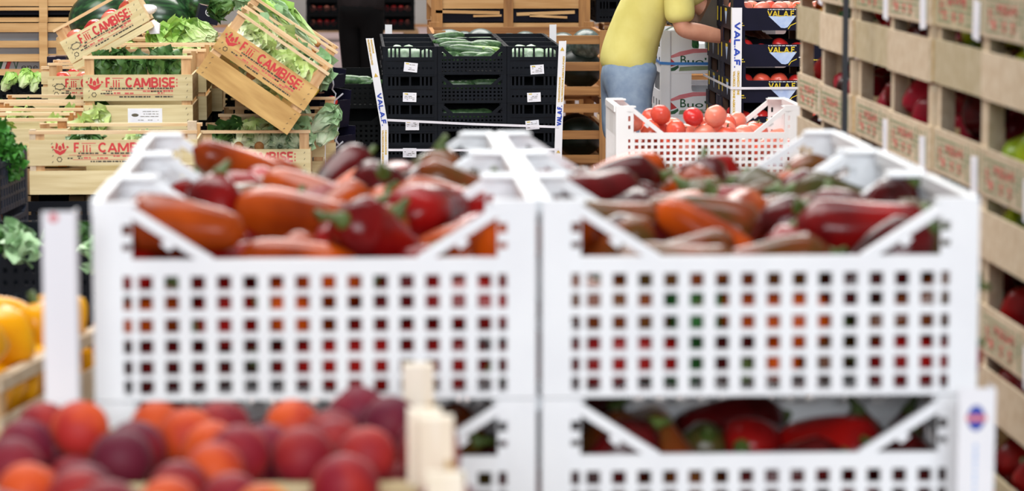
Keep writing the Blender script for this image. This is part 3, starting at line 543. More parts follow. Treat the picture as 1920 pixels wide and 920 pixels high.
def cambise_print(pl, W, D, z0, z1, seed=0, col='p_red', logo='crest', cut=1.0):
    rng = random.Random(seed); y = -D / 2
    h = z1 - z0; yy = y - 0.0006
    lg = MB(); red_crest(lg, -W * 0.395, z0 + h * 0.66, h * 0.56 if logo == 'crest' else h * 0.5, y)
    if logo == 'crest': lg.build('crest_emblem', M[col], pl)
    else:
        g = MB(); r2 = random.Random(seed + 5)
        for k in range(7):
            a = k * 0.9; g.bar((-W * .36 + math.cos(a) * .02, z0 + h * .55 + math.sin(a) * .012), (-W * .36 + math.cos(a + 1.3) * .024, z0 + h * .55 + math.sin(a + 1.3) * .014), 0.003, yy, y)
        g.build('basket_emblem', M['p_grey'], pl)
    tx = -W * 0.294; th = h * 0.37; tz = z0 + h * 0.52
    block('lettering', 'F', W * 0.042, th, M[col], pl, (tx, y, tz), heavy=.2)
    block('lettering', '.lli', W * 0.095, th * 0.76, M[col], pl, (tx + W * 0.040, y, tz), heavy=.17)
    l = MB(); l.box((tx + W * 0.06, yy, tz + th * 0.9), (tx + W * 0.165, y, tz + th * 0.98))
    block('lettering', 'CAMBISE', W * 0.455, th, M[col], pl, (tx + W * 0.182, y, tz), heavy=.21)
    for k in range(3): l.box((tx + W * 0.645, yy, tz + th * (0.05 + 0.33 * k)), (tx + W * 0.657, y, tz + th * (0.22 + 0.33 * k)))
    l.box((-W * 0.33, yy, z0 + h * 0.405), (W * 0.32, y, z0 + h * 0.42)); l.box((-W * 0.30, yy, z0 + h * 0.225), (W * 0.32, y, z0 + h * 0.24))
    dashes(l, -W * 0.02, W * 0.16, z0 + h * 0.34, h * 0.05, yy, rng); dashes(l, W * 0.23, W * 0.32, z0 + h * 0.34, h * 0.06, yy, rng, 1)
    dashes(l, -W * 0.22, -W * 0.16, z0 + h * 0.27, h * 0.06, yy, rng, 1); dashes(l, -W * 0.12, -W * 0.04, z0 + h * 0.26, h * 0.06, yy, rng, 1)
    dashes(l, W * 0.18, W * 0.24, z0 + h * 0.27, h * 0.06, yy, rng, 1)
    l.build('red_small_print', M['p_redl'], pl)
    k_ = MB()
    dashes(k_, -W * 0.26, W * 0.32, z0 + h * 0.45, h * 0.055, yy, rng, 0.9)
    dashes(k_, -W * 0.29, -W * 0.24, z0 + h * 0.34, h * 0.05, yy, rng); dashes(k_, W * 0.12, W * 0.22, z0 + h * 0.34, h * 0.05, yy, rng)
    dashes(k_, -W * 0.17, W * 0.32, z0 + h * 0.13, h * 0.055, yy, rng, 0.95)
    dashes(k_, -W * 0.34, -W * 0.23, z0 + h * 0.26, h * 0.05, yy, rng)
    for a in range(6):
        t_ = a * 1.05; k_.bar((-W * .40 + .008 * math.cos(t_), z0 + h * .24 + .008 * math.sin(t_)), (-W * .40 + .009 * math.cos(t_ + 1.2), z0 + h * .24 + .009 * math.sin(t_ + 1.2)), .0022, yy, y)
    k_.build('black_small_print', M['p_blk'], pl)
    nails(pl, W, D, z0, z1, rng)

def blurred_print(pl, W, D, z0, z1, seed, tagpaper=True, root=None):
    rng = random.Random(seed); y = -D / 2; yy = y - 0.0006; h = z1 - z0
    r = MB(); g = MB()
    for k in range(3): dashes(r, -W * 0.22, W * 0.14, z0 + h * (0.62 - 0.06 * k), h * 0.09, yy, rng, 0.9 - 0.2 * k)
    for x in (-0.28, -0.1, 0.05): r.ball((W * x, y, z0 + h * 0.28), (W * 0.03, 0.0008, h * 0.13), 10, 6)
    dashes(r, -W * 0.4, -W * 0.3, z0 + h * 0.3, h * 0.3, yy, rng, 0.6)
    for k in range(6): dashes(g, -W * 0.40, W * 0.40, z0 + h * (0.12 + 0.13 * k), h * 0.05, yy - 0.0002, rng, 0.75)
    for x in (-0.44, 0.2, 0.43): g.box((W * x, yy, z0 + h * .1), (W * (x + 0.015), y, z1 - h * .1))
    r.build('red_print', M['p_redl'], pl); g.build('green_print', M['p_green'], pl)
    if tagpaper:
        x_ = W * rng.choice([.22, .30, -.02]); zz_ = rng.choice([.02, -.12])
        a = MB().box((x_, yy - 0.0012, z0 + h * zz_), (x_ + W * .13, yy - 0.0004, z0 + h * (zz_ + .84)), Matrix.Rotation(rng.uniform(-.12, .12), 3, 'Y')).build('paper_tag', M['paper'], pl)
        a['label'] = 'white paper tag'

# ------------------------------------------------------------------ builders: printed cartons
def carton(name, W, D, H, label, print_h=0.62, cat='carton', full_left=0.0, m=None, group=None, inner=None):
    """tray carton: printed lower panel, open window above between corner uprights; front faces -y"""
    m = m or M['card_n']; inner = inner or M['card_in']
    root = empty(name, label=label, cat=cat, group=group)
    t = 0.004; u = W * 0.115
    def panel(Wp, ul, ur):
        h = H * print_h; r = 0.012
        poly = [(0, 0), (Wp, 0), (Wp, H), (Wp - ur, H)]
        poly += [(Wp - ur - r + r * math.cos(a), h + r + r * math.sin(a)) for a in (0, -math.pi / 4, -math.pi / 2)]
        poly += [(ul + r + r * math.cos(a), h + r + r * math.sin(a)) for a in (-math.pi / 2, -3 * math.pi / 4, -math.pi)]
        poly += [(ul, H), (0, H)]
        return MB().prism(poly, 0, t)
    fl = max(u, full_left)
    f = panel(W, fl, u).build('front_panel', m, root); f.location = (-W / 2, -D / 2, 0)
    b = panel(W, u, u).build('back_panel', m, root); b.location = (W / 2, D / 2, 0); b.rotation_euler.z = math.pi
    ud = D * 0.2
    e = panel(D - 2 * t, ud, ud).mesh('side_panel', m)
    s1 = put('side_panel', e, root, (W / 2, -D / 2 + t, 0), (0, 0, math.pi / 2)); s2 = put('side_panel', e, root, (-W / 2, D / 2 - t, 0), (0, 0, -math.pi / 2))
    MB().box((-W / 2 + t, -D / 2 + t, 0.003), (W / 2 - t, D / 2 - t, 0.008)).build('base_panel', inner, root)
    c = MB()
    for sx in (-1, 1):
        for sy in (-1, 1):
            x = sx * (W / 2 - t - .001); y = sy * (D / 2 - t - .001)
            c.box((min(x, x - sx * .03), min(y, y - sy * .03), .009), (max(x, x - sx * .03), max(y, y - sy * .03), H - .002))
    c.build('corner_fold', inner, root)
    return root, f, s1, s2

def valaf_print(f, W, H, ph, seed=1):
    rng = random.Random(seed); h = H * ph; y = -0.0007
    block('lettering', 'VAL.A.F.', W * 0.30, h * 0.25, M['p_yel'], f, (W * 0.355, y - 0.0002, h * 0.63), heavy=.2)
    t = MB().prism([(W * .37, h * .64), (W * .50, h * .12), (W * .54, h * .10), (W * .57, h * .14), (W * .66, h * .66)], -0.0006, 0)
    t.build('triangle_emblem', M['p_pale'], f)
    l = MB(); dashes(l, W * .36, W * .655, h * .92, h * .035, y, rng, 1); l.build('white_line', M['p_white'], f)
    a = MB()
    pts = [(W * .815, h * .98), (W * .81, h * .74), (W * .78, h * .56), (W * .74, h * .46)]
    for p, q in zip(pts, pts[1:]): a.bar(p, q, 0.0035, y, 0)
    pts = [(W * .575, h * .06), (W * .60, h * .22), (W * .66, h * .34)]
    for p, q in zip(pts, pts[1:]): a.bar(p, q, 0.0032, y, 0)
    dashes(a, W * .02, W * .10, h * .30, h * .05, y, rng, 1); dashes(a, W * .02, W * .115, h * .20, h * .04, y, rng, 1); dashes(a, W * .04, W * .065, h * .39, h * .04, y, rng, 1)
    dashes(a, W * .83, W * .97, h * .27, h * .05, y, rng, 1); dashes(a, W * .87, W * .94, h * .17, h * .05, y, rng, 1)
    a.build('yellow_print', M['p_yel'], f)
    w = MB(); pts = [(W * .81, h * .70), (W * .775, h * .53), (W * .71, h * .42), (W * .68, h * .41)]
    for p, q in zip(pts, pts[1:]): w.bar(p, q, 0.004, y, 0)
    w.build('white_swash', M['p_white'], f)

# ------------------------------------------------------------------ builders: edge protectors, pallets, bins
def angle_post(name, L, label, w=0.045, d=0.04, m=None, rot=0):
    """upright cardboard angle; printed leg faces -y, the other leg runs back on the left (rot=0) or right (rot=1)"""
    root = empty(name, label=label, cat='edge protector')
    MB().box((0, 0, 0), (w, 0.003, L)).build('front_leg', m or M['card_w'], root)
    x = 0 if rot == 0 else w - 0.003
    MB().box((x, 0.003, 0), (x + 0.003, d, L)).build('side_leg', m or M['card_w'], root)
    return root

def valaf_post(root, L, w, y_big, h_big, y_a, h_a, rot_txt=-math.pi / 2, second=True):
    """blue name reading down the post, gold lines below it"""
    yy = -0.0007
    b = text('lettering', 'VAL.A.F.', h_big, w * 0.52, M['p_blue'], root, (w * 0.26, yy, y_big + h_big), (0, math.pi / 2, 0), weight=0.06)
    if y_a is not None:
        text('small_lettering', 'VALORIZZAZIONE AGRICOLA FONDI', h_a, w * 0.22, M['p_gold'], root, (w * 0.14, yy, y_a + h_a), (0, math.pi / 2, 0), weight=0.02)
        g = MB(); rng = random.Random(4)
        z = y_a + h_a
        while z > y_a + h_a * 0.42:
            hh = rng.uniform(.006, .012); g.box((w * .58, yy, z - hh), (w * .8, -0.0003, z)); z -= hh + .002
        g.build('gold_print', M['p_gold'], root)

_pal = None
def pallet(loc, sx=1.0, sy=1.0, label='', rz=0):
    """0.8 wide x 1.2 deep x 0.14 high"""
    global _pal
    if _pal is None:
        _pal = empty('wooden_pallet', label=label, cat='pallet')
        for i in range(5):
            MB().box((-.4, -.6 + i * .275, .122), (.4, -.5 + i * .275, .14)).build('deck_board', M['pallet'], _pal)
        for i in range(3):
            x = -.4 + i * .35
            MB().box((x, -.6, .10), (x + .1, .6, .121)).build('stringer_board', M['pallet'], _pal)
            MB().box((x, -.6, .0), (x + .1, .6, .02)).build('skid', M['pallet'], _pal)
            for j in range(3):
                MB().box((x + .002, -.598 + j * .53, .021), (x + .098, -.46 + j * .53, .099)).build('block', M['pallet'], _pal)
        p = _pal
    else: p = copy_tree(_pal)
    sz = 1
    if loc[2] < 0:
        sz = (loc[2] + .14) / .14 if loc[2] > -.11 else -1
        loc = (loc[0], loc[1], 0)
    p.location = loc; p.scale = (sx, sy, sz); p.rotation_euler.z = rz; p['label'] = label
    return p

def slat_bin(name, W, D, H, slats, posts, label, m, mz, group=None, t=0.02, side_slats=None):
    """wooden pallet bin; slats: [(z0, z1)] on each side, posts: x positions (centre, width) in front of the slats"""
    root = empty(name, label=label, cat='bin', group=group)
    for z0, z1 in slats:
        MB().box((-W / 2, -D / 2, z0), (W / 2, -D / 2 + t, z1)).build('front_slat', m, root)
        MB().box((-W / 2, D / 2 - t, z0), (W / 2, D / 2, z1)).build('back_slat', m, root)
    for z0, z1 in (side_slats or slats):
        for sx in (-1, 1):
            xa, xb = sx * W / 2, sx * (W / 2 - t)
            MB().box((min(xa, xb), -D / 2 + t, z0), (max(xa, xb), D / 2 - t, z1)).build('side_slat', m, root)
    for x, w in posts:
        MB().box((x - w / 2, -D / 2 - t, 0), (x + w / 2, -D / 2 - .0005, H)).build('post', mz, root)
        MB().box((x - w / 2, D / 2 + .0005, 0), (x + w / 2, D / 2 + t, H)).build('post', mz, root)
    MB().box((-W / 2 + t, -D / 2 + t, .0), (W / 2 - t, D / 2 - t, .02)).build('floor_board', m, root)
    return root

# ------------------------------------------------------------------ builders: produce
def pepper_meshes(seed, L=0.165, r=0.034):
    rng = random.Random(seed); n = 14
    b1 = rng.uniform(-.013, .013); b2 = rng.uniform(-.012, .012); ph = rng.uniform(0, 6)
    pts = [(L * (t - 0.45), b1 * math.sin(t * 3) * t, b2 * math.sin(t * 2.6)) for t in [i / (n - 1) for i in range(n)]]
    def rad(t):
        if t < 0.04: return 0.35
        a = min(1, (t / 0.16) ** .5); b = 1 - 0.45 * max(0, (t - .35) / .65); c = 1 if t < .86 else math.sqrt(max(0.0, 1 - ((t - .86) / .14) ** 2)) * .98 + .02
        return a * b * c
    rr = [r * rad(i / (n - 1)) for i in range(n)]
    f = MB().tube(pts, rr, 18, True, ell=lambda th, t: 1 + 0.10 * (1 - t) * math.cos(3 * th + ph + t) + .03 * math.sin(5 * th + 6 * t + ph))
    p0 = Vector(pts[0])
    s = MB().tube([p0 + Vector((.006, 0, 0)), p0 + Vector((-.004, 0, 0)), p0 + Vector((-.014, .003, .003)), p0 + Vector((-.024, .008, .008))], [.016, .012, .006, .005], 8)
    return f, s

def bell_meshes(seed, r=0.042, H=0.085):
    rng = random.Random(seed); n = 11; ph = rng.uniform(0, 6)
    prof = [(0, .25), (.04, .62), (.12, .9), (.25, 1), (.45, 1), (.65, .93), (.82, .8), (.93, .6), (.985, .35), (1, .08)]
    pts = [(H * (t - .5), 0, 0) for t, _ in prof]; rr = [r * q for _, q in prof]
    f = MB().tube(pts, rr, 20, True, ell=lambda th, t: 1 + .10 * math.cos(4 * th + ph) - .02)
    p0 = Vector((-H / 2, 0, 0))
    s = MB().tube([p0 + Vector((.004, 0, 0)), p0 + Vector((-.003, 0, 0)), p0 + Vector((-.02, .004, 0))], [.013, .008, .006], 8)
    return f, s

def make_piece(name, flesh, m, stem, label, cat, part='flesh'):
    root = empty(name, label=label, cat=cat)
    flesh.build(part, m, root); stem.build('stem', M['stem'], root)
    return root

def peach_mb(seed, r=0.038):
    ph = random.Random(seed).uniform(0, 6)
    def fn(th, p):
        d = abs(((th - ph + math.pi) % (2 * math.pi)) - math.pi)
        return (1 - .06 * math.exp(-(d / .18) ** 2)) * (1 - .10 * math.exp(-(p / .25) ** 2))
    return MB().ball((0, 0, 0), (r, r * .98, r * .95), 22, 14, fn)

def tomato_mb(seed, r=0.037):
    ph = random.Random(seed).uniform(0, 6); k = random.Random(seed).choice([5, 6, 7])
    return MB().ball((0, 0, 0), (r, r, r * .84), 20, 12, lambda th, p: (1 + .025 * math.cos(k * th + ph) * math.sin(p)) * (1 - .12 * math.exp(-(p / .3) ** 2)))

def calyx_mb(r=0.037):
    c = MB()
    for k in range(5):
        a = k * 2 * math.pi / 5
        d = Vector((math.cos(a), math.sin(a), 0)); n = Vector((-d.y, d.x, 0)) * .0035
        z = r * .76; p0 = Vector((0, 0, z)); p1 = d * .009 + Vector((0, 0, z + .003)); p2 = d * .018 + Vector((0, 0, z + .001))
        c.add([p0 + n * .5, p0 - n * .5, p1 - n, p1 + n, p2], [(0, 1, 2, 3), (3, 2, 4)])
    c.tube([(0, 0, r * .70), (0, 0, r * .92), (.002, 0, r * 1.05)], [.003, .0025, .0022], 6)
    return c

def leaf(mb, col, base, out, up, L, Wd, curl, rng, ruffle=0.15, nu=9, nv=7, rib=0.0):
    """one ruffled leaf; col collects the pigment (1 = pale rib and base, 0 = blade)"""
    out = Vector(out).normalized(); up = Vector(up).normalized(); side = out.cross(up).normalized()
    vs = []; n0 = len(mb.v); ph = rng.uniform(0, 6); ph2 = rng.uniform(0, 6)
    p = Vector(base); d = out.copy(); step = L / (nu - 1)
    for i in range(nu):
        u = i / (nu - 1)
        w = Wd * (0.25 + 0.75 * math.sin(min(1, u * 1.15) * math.pi * .62)) * (1 if u < .8 else math.sqrt(max(.05, 1 - ((u - .8) / .22) ** 2)))
        nrm = side.cross(d).normalized()
        for j in range(nv):
            v = 2 * j / (nv - 1) - 1
            rf = ruffle * Wd * abs(v) ** 1.5 * (math.sin(9 * u + ph + v * 2) + .6 * math.sin(17 * u + ph2 - v * 3)) * (.3 + u)
            q = p + side * (v * w * .5) + nrm * (rf + abs(v) ** 2 * Wd * .16)
            vs.append(q); col.append(max(0.0, min(1.0, (1 - u) ** 1.6 * 1.0 + max(0, 1 - abs(v) * 4.0) * .55 * (1 - .5 * u))))
        d = (d + nrm * (curl * step / L)).normalized()
        p = p + d * step
    fs = [(i * nv + j, i * nv + j + 1, (i + 1) * nv + j + 1, (i + 1) * nv + j) for i in range(nu - 1) for j in range(nv - 1)]
    mb.add(vs, fs, True)

def set_pigment(me, col):
    a = me.attributes.new('pigment', 'FLOAT', 'POINT'); a.data.foreach_set('value', col)

def lettuce(name, seed, L, Rr, m, label, n=16, spread=0.5, butt=True, ruffle=.15, cat='lettuce', wd=.6, curl=.9):
    """head of leaves along +x from its cut stump at the origin"""
    rng = random.Random(seed); root = empty(name, label=label, cat=cat)
    mb = MB(); col = []
    for k in range(n):
        a = k * 2.4; layer = k / n
        rad = Vector((0, math.cos(a), math.sin(a)))
        out = Vector((1, 0, 0)) + rad * spread * (1 - layer * .75)
        leaf(mb, col, Vector((.004, 0, 0)) + rad * Rr * .35 * (1 - layer * .7), out, -rad if False else rad * -1, L * rng.uniform(.85, 1.08) * (1 - .1 * layer), L * wd * rng.uniform(.85, 1.15), curl, rng, ruffle)
    o = mb.build('leaves', m, root); set_pigment(o.data, col)
    if butt:
        MB().tube([(-.006, 0, 0), (.004, 0, 0), (.03, 0, 0)], [Rr * .30, Rr * .36, Rr * .30], 14).build('stump', M['cut'], root)
    return root

def loose_leaves(name, seed, sx, sy, n, Lr, m, label, cat='greens', ruffle=.2, upw=.5):
    """a low tangle of leaves filling a crate: nobody could count them"""
    rng = random.Random(seed); mb = MB(); col = []
    for k in range(n):
        a = rng.uniform(0, 6.28); L = Lr * rng.uniform(.7, 1.2)
        b = Vector((rng.uniform(-sx, sx), rng.uniform(-sy, sy), rng.uniform(-.015, .015)))
        leaf(mb, col, b, (math.cos(a), math.sin(a), rng.uniform(.1, upw)), (-math.cos(a) * .3, -math.sin(a) * .3, 1), L, L * rng.uniform(.4, .65), rng.uniform(-.9, .3), rng, ruffle, 7, 5)
    o = mb.build(name, m); set_pigment(o.data, col); tag(o, label, cat, kind='stuff')
    return o

def zucchini_mb(seed, L=0.18, r=0.021):
    rng = random.Random(seed); n = 12; b = rng.uniform(-.012, .012)
    pts = [(L * (i / (n - 1) - .5), b * math.sin(math.pi * i / (n - 1)), 0) for i in range(n)]
    rr = [r * (.5 + .5 * min(1, (i / (n - 1)) * 4)) * (1 if i < n - 2 else (.75 if i == n - 2 else .3)) for i in range(n)]
    rr[0] = r * .35
    return MB().tube(pts, rr, 12, ell=lambda th, t: 1 + .04 * math.cos(5 * th))

def melon_mb(r=0.13, e=1.25):
    return MB().ball((0, 0, 0), (r * e, r, r), 28, 16)
# ------------------------------------------------------------------ foreground: stacked white crates of peppers
rng = random.Random(11)
PW, PD, PH, PP = 0.596, 0.398, 0.27, 0.2715
ROWS6 = [(z - .0097, z + .0097) for z in (.0186, .045, .0736, .102, .133, .160)]
pc = plastic_crate('white_plastic_crate', M['white2'], PW, PD, PH, 0.192, ROWS6, 14, 9, 0.55, 0.036, 0.0165, 0.105, 0.008,
                   'white grid-sided plastic crate heaped with peppers, front left of the stack', 'crate')
p0 = at(172, 379, 4.0)
SX = [p0.x + PW / 2, p0.x + PW / 2 + 0.604]
SZ = p0.z - PH
SY = [4.0 + PD / 2 + 0.405 * k for k in range(3)]
first = True
side_w = ['left', 'right']
row_w = ['front', 'second', 'rearmost']
for lay in range(4):
    for c in range(2):
        for r in range(3):
            z = SZ - PP * lay
            if lay == 0:
                lb = ['white grid-sided plastic crate heaped with peppers, nearest in the %s row' % side_w[c],
                      'white plastic pepper crate behind the nearest one, middle of the %s row' % side_w[c],
                      'white plastic pepper crate farthest back in the %s row' % side_w[c]][r]; g = 'white pepper crates'
            elif lay == 1 and r == 0:
                lb = 'lower white plastic crate directly under the nearest %s pepper crate' % side_w[c]; g = 'white pepper crates'
            else:
                lb = 'white plastic crate low in the stack, underneath the open pepper crates'; g = 'white pepper crates'
            if first: o = pc; o['label'] = lb; o['group'] = g; first = False
            else: o = place(pc, (0, 0, 0), label=lb, group=g)
            jx = [0, .003, -.004][r] if lay == 0 else 0
            o.location = (SX[c] + jx, SY[r], z)
zb = SZ - PP * 3
pallet(((SX[0] + SX[1]) / 2, SY[1], zb - 0.14), 1.5, 1.02, 'wooden pallet under the stack of white pepper crates')

PEPV = []
for i in range(7):
    f, s = pepper_meshes(20 + i, rng.uniform(.170, .205), rng.uniform(.039, .046))
    PEPV.append((f, s.mesh('stem', M['stem'])))
pep_mesh = {}
def pepper(kind, v, label, group, name='pepper'):
    key = (kind, v)
    if key not in pep_mesh: pep_mesh[key] = PEPV[v][0].mesh('pepper_flesh', PEP[kind])
    root = empty(name, label=label, cat='pepper', group=group)
    put('flesh', pep_mesh[key], root); put('stem', PEPV[v][1], root)
    return root
COLW = {'orange': 'orange', 'red': 'red', 'dark': 'dark red', 'brown': 'brown and green', 'olive': 'olive green', 'green': 'green'}
def fill_peppers(cx, cy, cz, n, z0, seed, weights, phrase, grid=True, mirror=False):
    sh = [[(-.052, .035), (-.002, .0375), (.052, .030)] for _ in range(n)]
    key = 'pepper%d' % seed
    res = pack(key, sh, (-PW / 2 + .022, PW / 2 - .022, -PD / 2 + .021, PD / 2 - .021, z0), seed)
    ks = list(weights)
    for i, c, d in res:
        rg = random.Random(seed * 1000 + i)
        k = rg.choices(ks, [weights[q] for q in ks])[0]
        xw = 'left end' if c.x < -.10 else ('right end' if c.x > .10 else 'middle')
        yw = 'front' if c.y < -.06 else ('back' if c.y > .08 else 'centre')
        if grid and c.z < .17: w = 'behind the grid, %s of' % xw
        else: w = 'on top, %s %s of' % (yw, xw)
        p = pepper(k, rg.randrange(len(PEPV)), '%s long pepper %s %s' % (COLW[k], w, phrase), 'peppers in the ' + phrase)
        p.location = (cx + c.x, cy + c.y, cz + c.z); p.rotation_euler = axis_rot(d, rg.uniform(0, 6.28))
        PRUNE.append((p, key, i))
WL = {'orange': 4, 'red': 3.4, 'dark': 1.6, 'brown': 1.3, 'olive': .4}
WL2 = {'orange': 2.5, 'red': 4, 'dark': 2.2, 'brown': 1.2, 'olive': .4}
WR = {'dark': 3.6, 'brown': 3, 'olive': 1.2, 'red': 2, 'orange': .6, 'green': .5}
fill_peppers(SX[0], SY[0], SZ, 62, .010, 3, WL, 'nearest left white crate')
fill_peppers(SX[1], SY[0], SZ, 60, .010, 4, WR, 'nearest right white crate')
fill_peppers(SX[0], SY[1], SZ, 36, .085, 5, WL, 'middle left white crate', False)
fill_peppers(SX[1], SY[1], SZ, 36, .085, 6, WR, 'middle right white crate', False)
fill_peppers(SX[0], SY[2], SZ, 33, .085, 7, WL2, 'rear left white crate', False)
fill_peppers(SX[1], SY[2], SZ, 33, .085, 8, WR, 'rear right white crate', False)
fill_peppers(SX[0], SY[0], SZ - PP, 46, .010, 9, WL2, 'lower left white crate')
fill_peppers(SX[1], SY[0], SZ - PP, 48, .010, 10, WR, 'lower right white crate')

# ------------------------------------------------------------------ white edge protectors beside the stack
a = at(78, 397, 3.86); L = a.z - 0.0
e1 = angle_post('edge_protector', L, 'white cardboard edge protector standing left of the nearest left crate', w=0.043, d=0.04, rot=1)
e1.location = (a.x, 3.86, 0)
MB().ball((.015, 0, L - .008), (.0065, .0008, .006), 12, 6).build('pink_emblem', M['p_pink'], e1)
a = at(1789, 728, 3.90); L = a.z
e2 = angle_post('edge_protector', L, 'white cardboard edge protector at the right corner of the lower right crate', w=0.05, d=0.04, rot=1)
e2.location = (a.x, 3.90, 0); e2.rotation_euler = (0, math.radians(0.4), 0)
em = empty
MB().ball((.024, 0, L - .040), (.012, .0008, .0175), 16, 8).build('blue_emblem', M['p_blue'], e2)
MB().box((.010, -.0016, L - .044), (.038, -.0006, L - .036)).build('red_emblem_band', M['p_pink'], e2)
m_ = MB(); dashes(m_, 0, .16, 0, .004, 0, random.Random(3), 1)
q = m_.build('blue_small_print', M['p_pale'], e2); q.rotation_euler = (0, math.pi / 2, 0); q.location = (.022, -.0008, L - .075)

# ------------------------------------------------------------------ peach crates in the left foreground
pw, pd = 0.60, 0.375
def peach_crate(label):
    root = empty('peach_crate', label=label, cat='crate', group='shallow wooden peach crates')
    for sx in (-1, 1):
        for sy in (-1, 1):
            x = sx * (pw / 2 - .0195); y = sy * (pd / 2 - .018)
            MB().box((x - .0195, y - .018, 0), (x + .0195, y + .018, .172)).build('corner_post', M['post_cream'], root)
    for sy in (-1, 1):
        y = sy * (pd / 2 - .006)
        MB().box((-pw / 2 + .04, y - .005, .006), (pw / 2 - .04, y + .005, .090)).build('long_board', M['wood'], root)
    for sx in (-1, 1):
        x = sx * (pw / 2 - .005)
        MB().box((x - .0045, -pd / 2 + .037, .006), (x + .0045, pd / 2 - .037, .125)).build('end_board', M['wood_gold'], root)
    MB().box((-pw / 2 + .012, -pd / 2 + .012, .001), (pw / 2 - .012, pd / 2 - .012, .006)).build('base_board', M['wood'], root)
    return root
PX = 0.098 - pw / 2; PZ = 0.844
pcr = peach_crate('shallow wooden crate of peaches just before the nearest left white crate')
pcr.location = (PX, 3.76 - pd / 2, PZ)
pcr2 = place(pcr, (PX + .012, 3.37 - pd / 2, PZ), label='shallow wooden crate of peaches cut by the bottom edge, nearest the camera', group='shallow wooden peach crates')
for k in range(4):
    for yy in (3.76 - pd / 2, 3.37 - pd / 2):
        place(pcr, (PX, yy, PZ - .1725 * (k + 1)), label='shallow wooden crate low in the stack under the peach crates', group='shallow wooden peach crates')
pallet((PX, 3.38, PZ - .1725 * 4 - .14), .8, .68, 'wooden pallet under the stack of peach crates')
peach_me = {(k, i): peach_mb(60 + i, [.0375, .0395, .036][i]).mesh('peach', PEA[k]) for k in PEA for i in range(3)}
PCW = {'crimson': 'crimson', 'plum': 'dark plum red', 'orange': 'orange red', 'golden': 'golden orange'}
def fill_peaches(cx, cy, cz, n, seed, phrase):
    key = 'peach%d' % seed
    res = pack(key, [[(0, .0375)] for _ in range(n)], (-pw / 2 + .012, pw / 2 - .012, -pd / 2 + .012, pd / 2 - .012, .007), seed, iters=5)
    for i, c, d in res:
        rg = random.Random(seed * 1000 + i)
        k = rg.choices(['crimson', 'plum', 'orange', 'golden'], [4, 2.6, 2.6, 1])[0]
        w = 'far left' if c.x < -.17 else 'left' if c.x < -.03 else 'middle' if c.x < .12 else 'right'
        yw = 'near' if c.y < -.07 else 'back' if c.y > .07 else 'centre'
        p = put('peach', peach_me[(k, rg.randrange(3))], None, (cx + c.x, cy + c.y, cz + c.z), (rg.uniform(0, 6), rg.uniform(0, 6), rg.uniform(0, 6)))
        tag(p, '%s peach in the %s %s part of the %s' % (PCW[k], yw, w, phrase), 'peach', 'peaches in the ' + phrase)
        PRUNE.append((p, key, i))
fill_peaches(PX, 3.76 - pd / 2, PZ, 64, 25, 'farther peach crate')
fill_peaches(PX + .012, 3.37 - pd / 2, PZ, 62, 22, 'nearest peach crate')

# ------------------------------------------------------------------ yellow peppers at the left edge
yc, _ = wooden_crate('wooden_crate', .62, .42, .185, [(.008, .06), (.075, .125)], 'wooden crate of yellow peppers at the left edge behind the peaches', rail=.02, pm=M['wood_pale'], rm=M['wood_pale'])
yr = math.radians(79); yctr = Vector((-.68, 4.83, .697))
yc.location = yctr; yc.rotation_euler.z = yr; yc['group'] = 'wooden crates of yellow peppers'
for k in range(3):
    place(yc, yctr - Vector((0, 0, .185 * (k + 1))), (0, 0, yr), 'wooden crate low in the stack under the yellow peppers', 'wooden crates of yellow peppers')
pallet((yctr.x, yctr.y, .002), .6, .62, 'wooden pallet under the stack of yellow pepper crates', yr)
bellv = [bell_meshes(40 + i, .045, .092) for i in range(4)]
bell_me = {}
def bell(kind, v, label, group):
    if (kind, v) not in bell_me: bell_me[(kind, v)] = (bellv[v][0].mesh('bell_flesh', PEP[kind]), bellv[v][1].mesh('stem', M['stem']))
    a, b = bell_me[(kind, v)]
    root = empty('bell_pepper', label=label, cat='pepper', group=group); put('flesh', a, root); put('stem', b, root)
    return root
rg = random.Random(5)
for i, c, d in pack('yellow', [[(0, .045)]] * 84, (-.30, .30, -.20, .20, .01), 31, iters=5):
    w = Matrix.Rotation(yr, 3, 'Z') @ c + yctr
    rg = random.Random(5000 + i)
    k = 'top' if c.z > .14 else 'lower layer'
    p = bell('yellow', rg.randrange(4), 'yellow bell pepper in the %s of the wooden crate at the left edge' % k, 'yellow peppers at the left edge')
    p.location = w; p.rotation_euler = (rg.uniform(0, 6), rg.uniform(0, 6), rg.uniform(0, 6)); PRUNE.append((p, 'yellow', i))

# ------------------------------------------------------------------ wall of wooden crates on the right
wx, wl, wd, wh = 1.139, 0.462, 0.46, 0.2865
wc, fpl = wooden_crate('wooden_crate', wl, wd, wh - .001, [(.004, .090), (.117, .203)], 'x', rail=0, post=.035, pm=M['wood_pale'], pz=M['wood_pale'])
blurred_print(fpl[1], wl, wd, .117, .203, 3)
wc2, fpl2 = wooden_crate('wooden_crate', wl, wd, wh - .001, [(.004, .090), (.117, .203)], 'x', rail=0, post=.035, pm=M['wood_grey'], pz=M['wood_pale'])
blurred_print(fpl2[1], wl, wd, .117, .203, 8)
for r_ in (wc, wc2):
    MB().box((-wl / 2, wd / 2 - .006, .204), (wl / 2, wd / 2, wh - .002)).build('back_plank', M['wood_pale'], r_)
colw = ['nearest the camera', 'second from the right edge', 'third from the right edge', 'fourth from the right edge', 'second column behind the black pole', 'just behind the black pole']
colw = ['rightmost column', 'second column from the right', 'third column from the right', 'fourth column from the right', 'column beside the black pole', 'column behind the black pole']
roww = ['lowest', 'second lowest', 'third lowest', 'middle', 'second highest', 'highest']
used = [False, False]
RW = {}
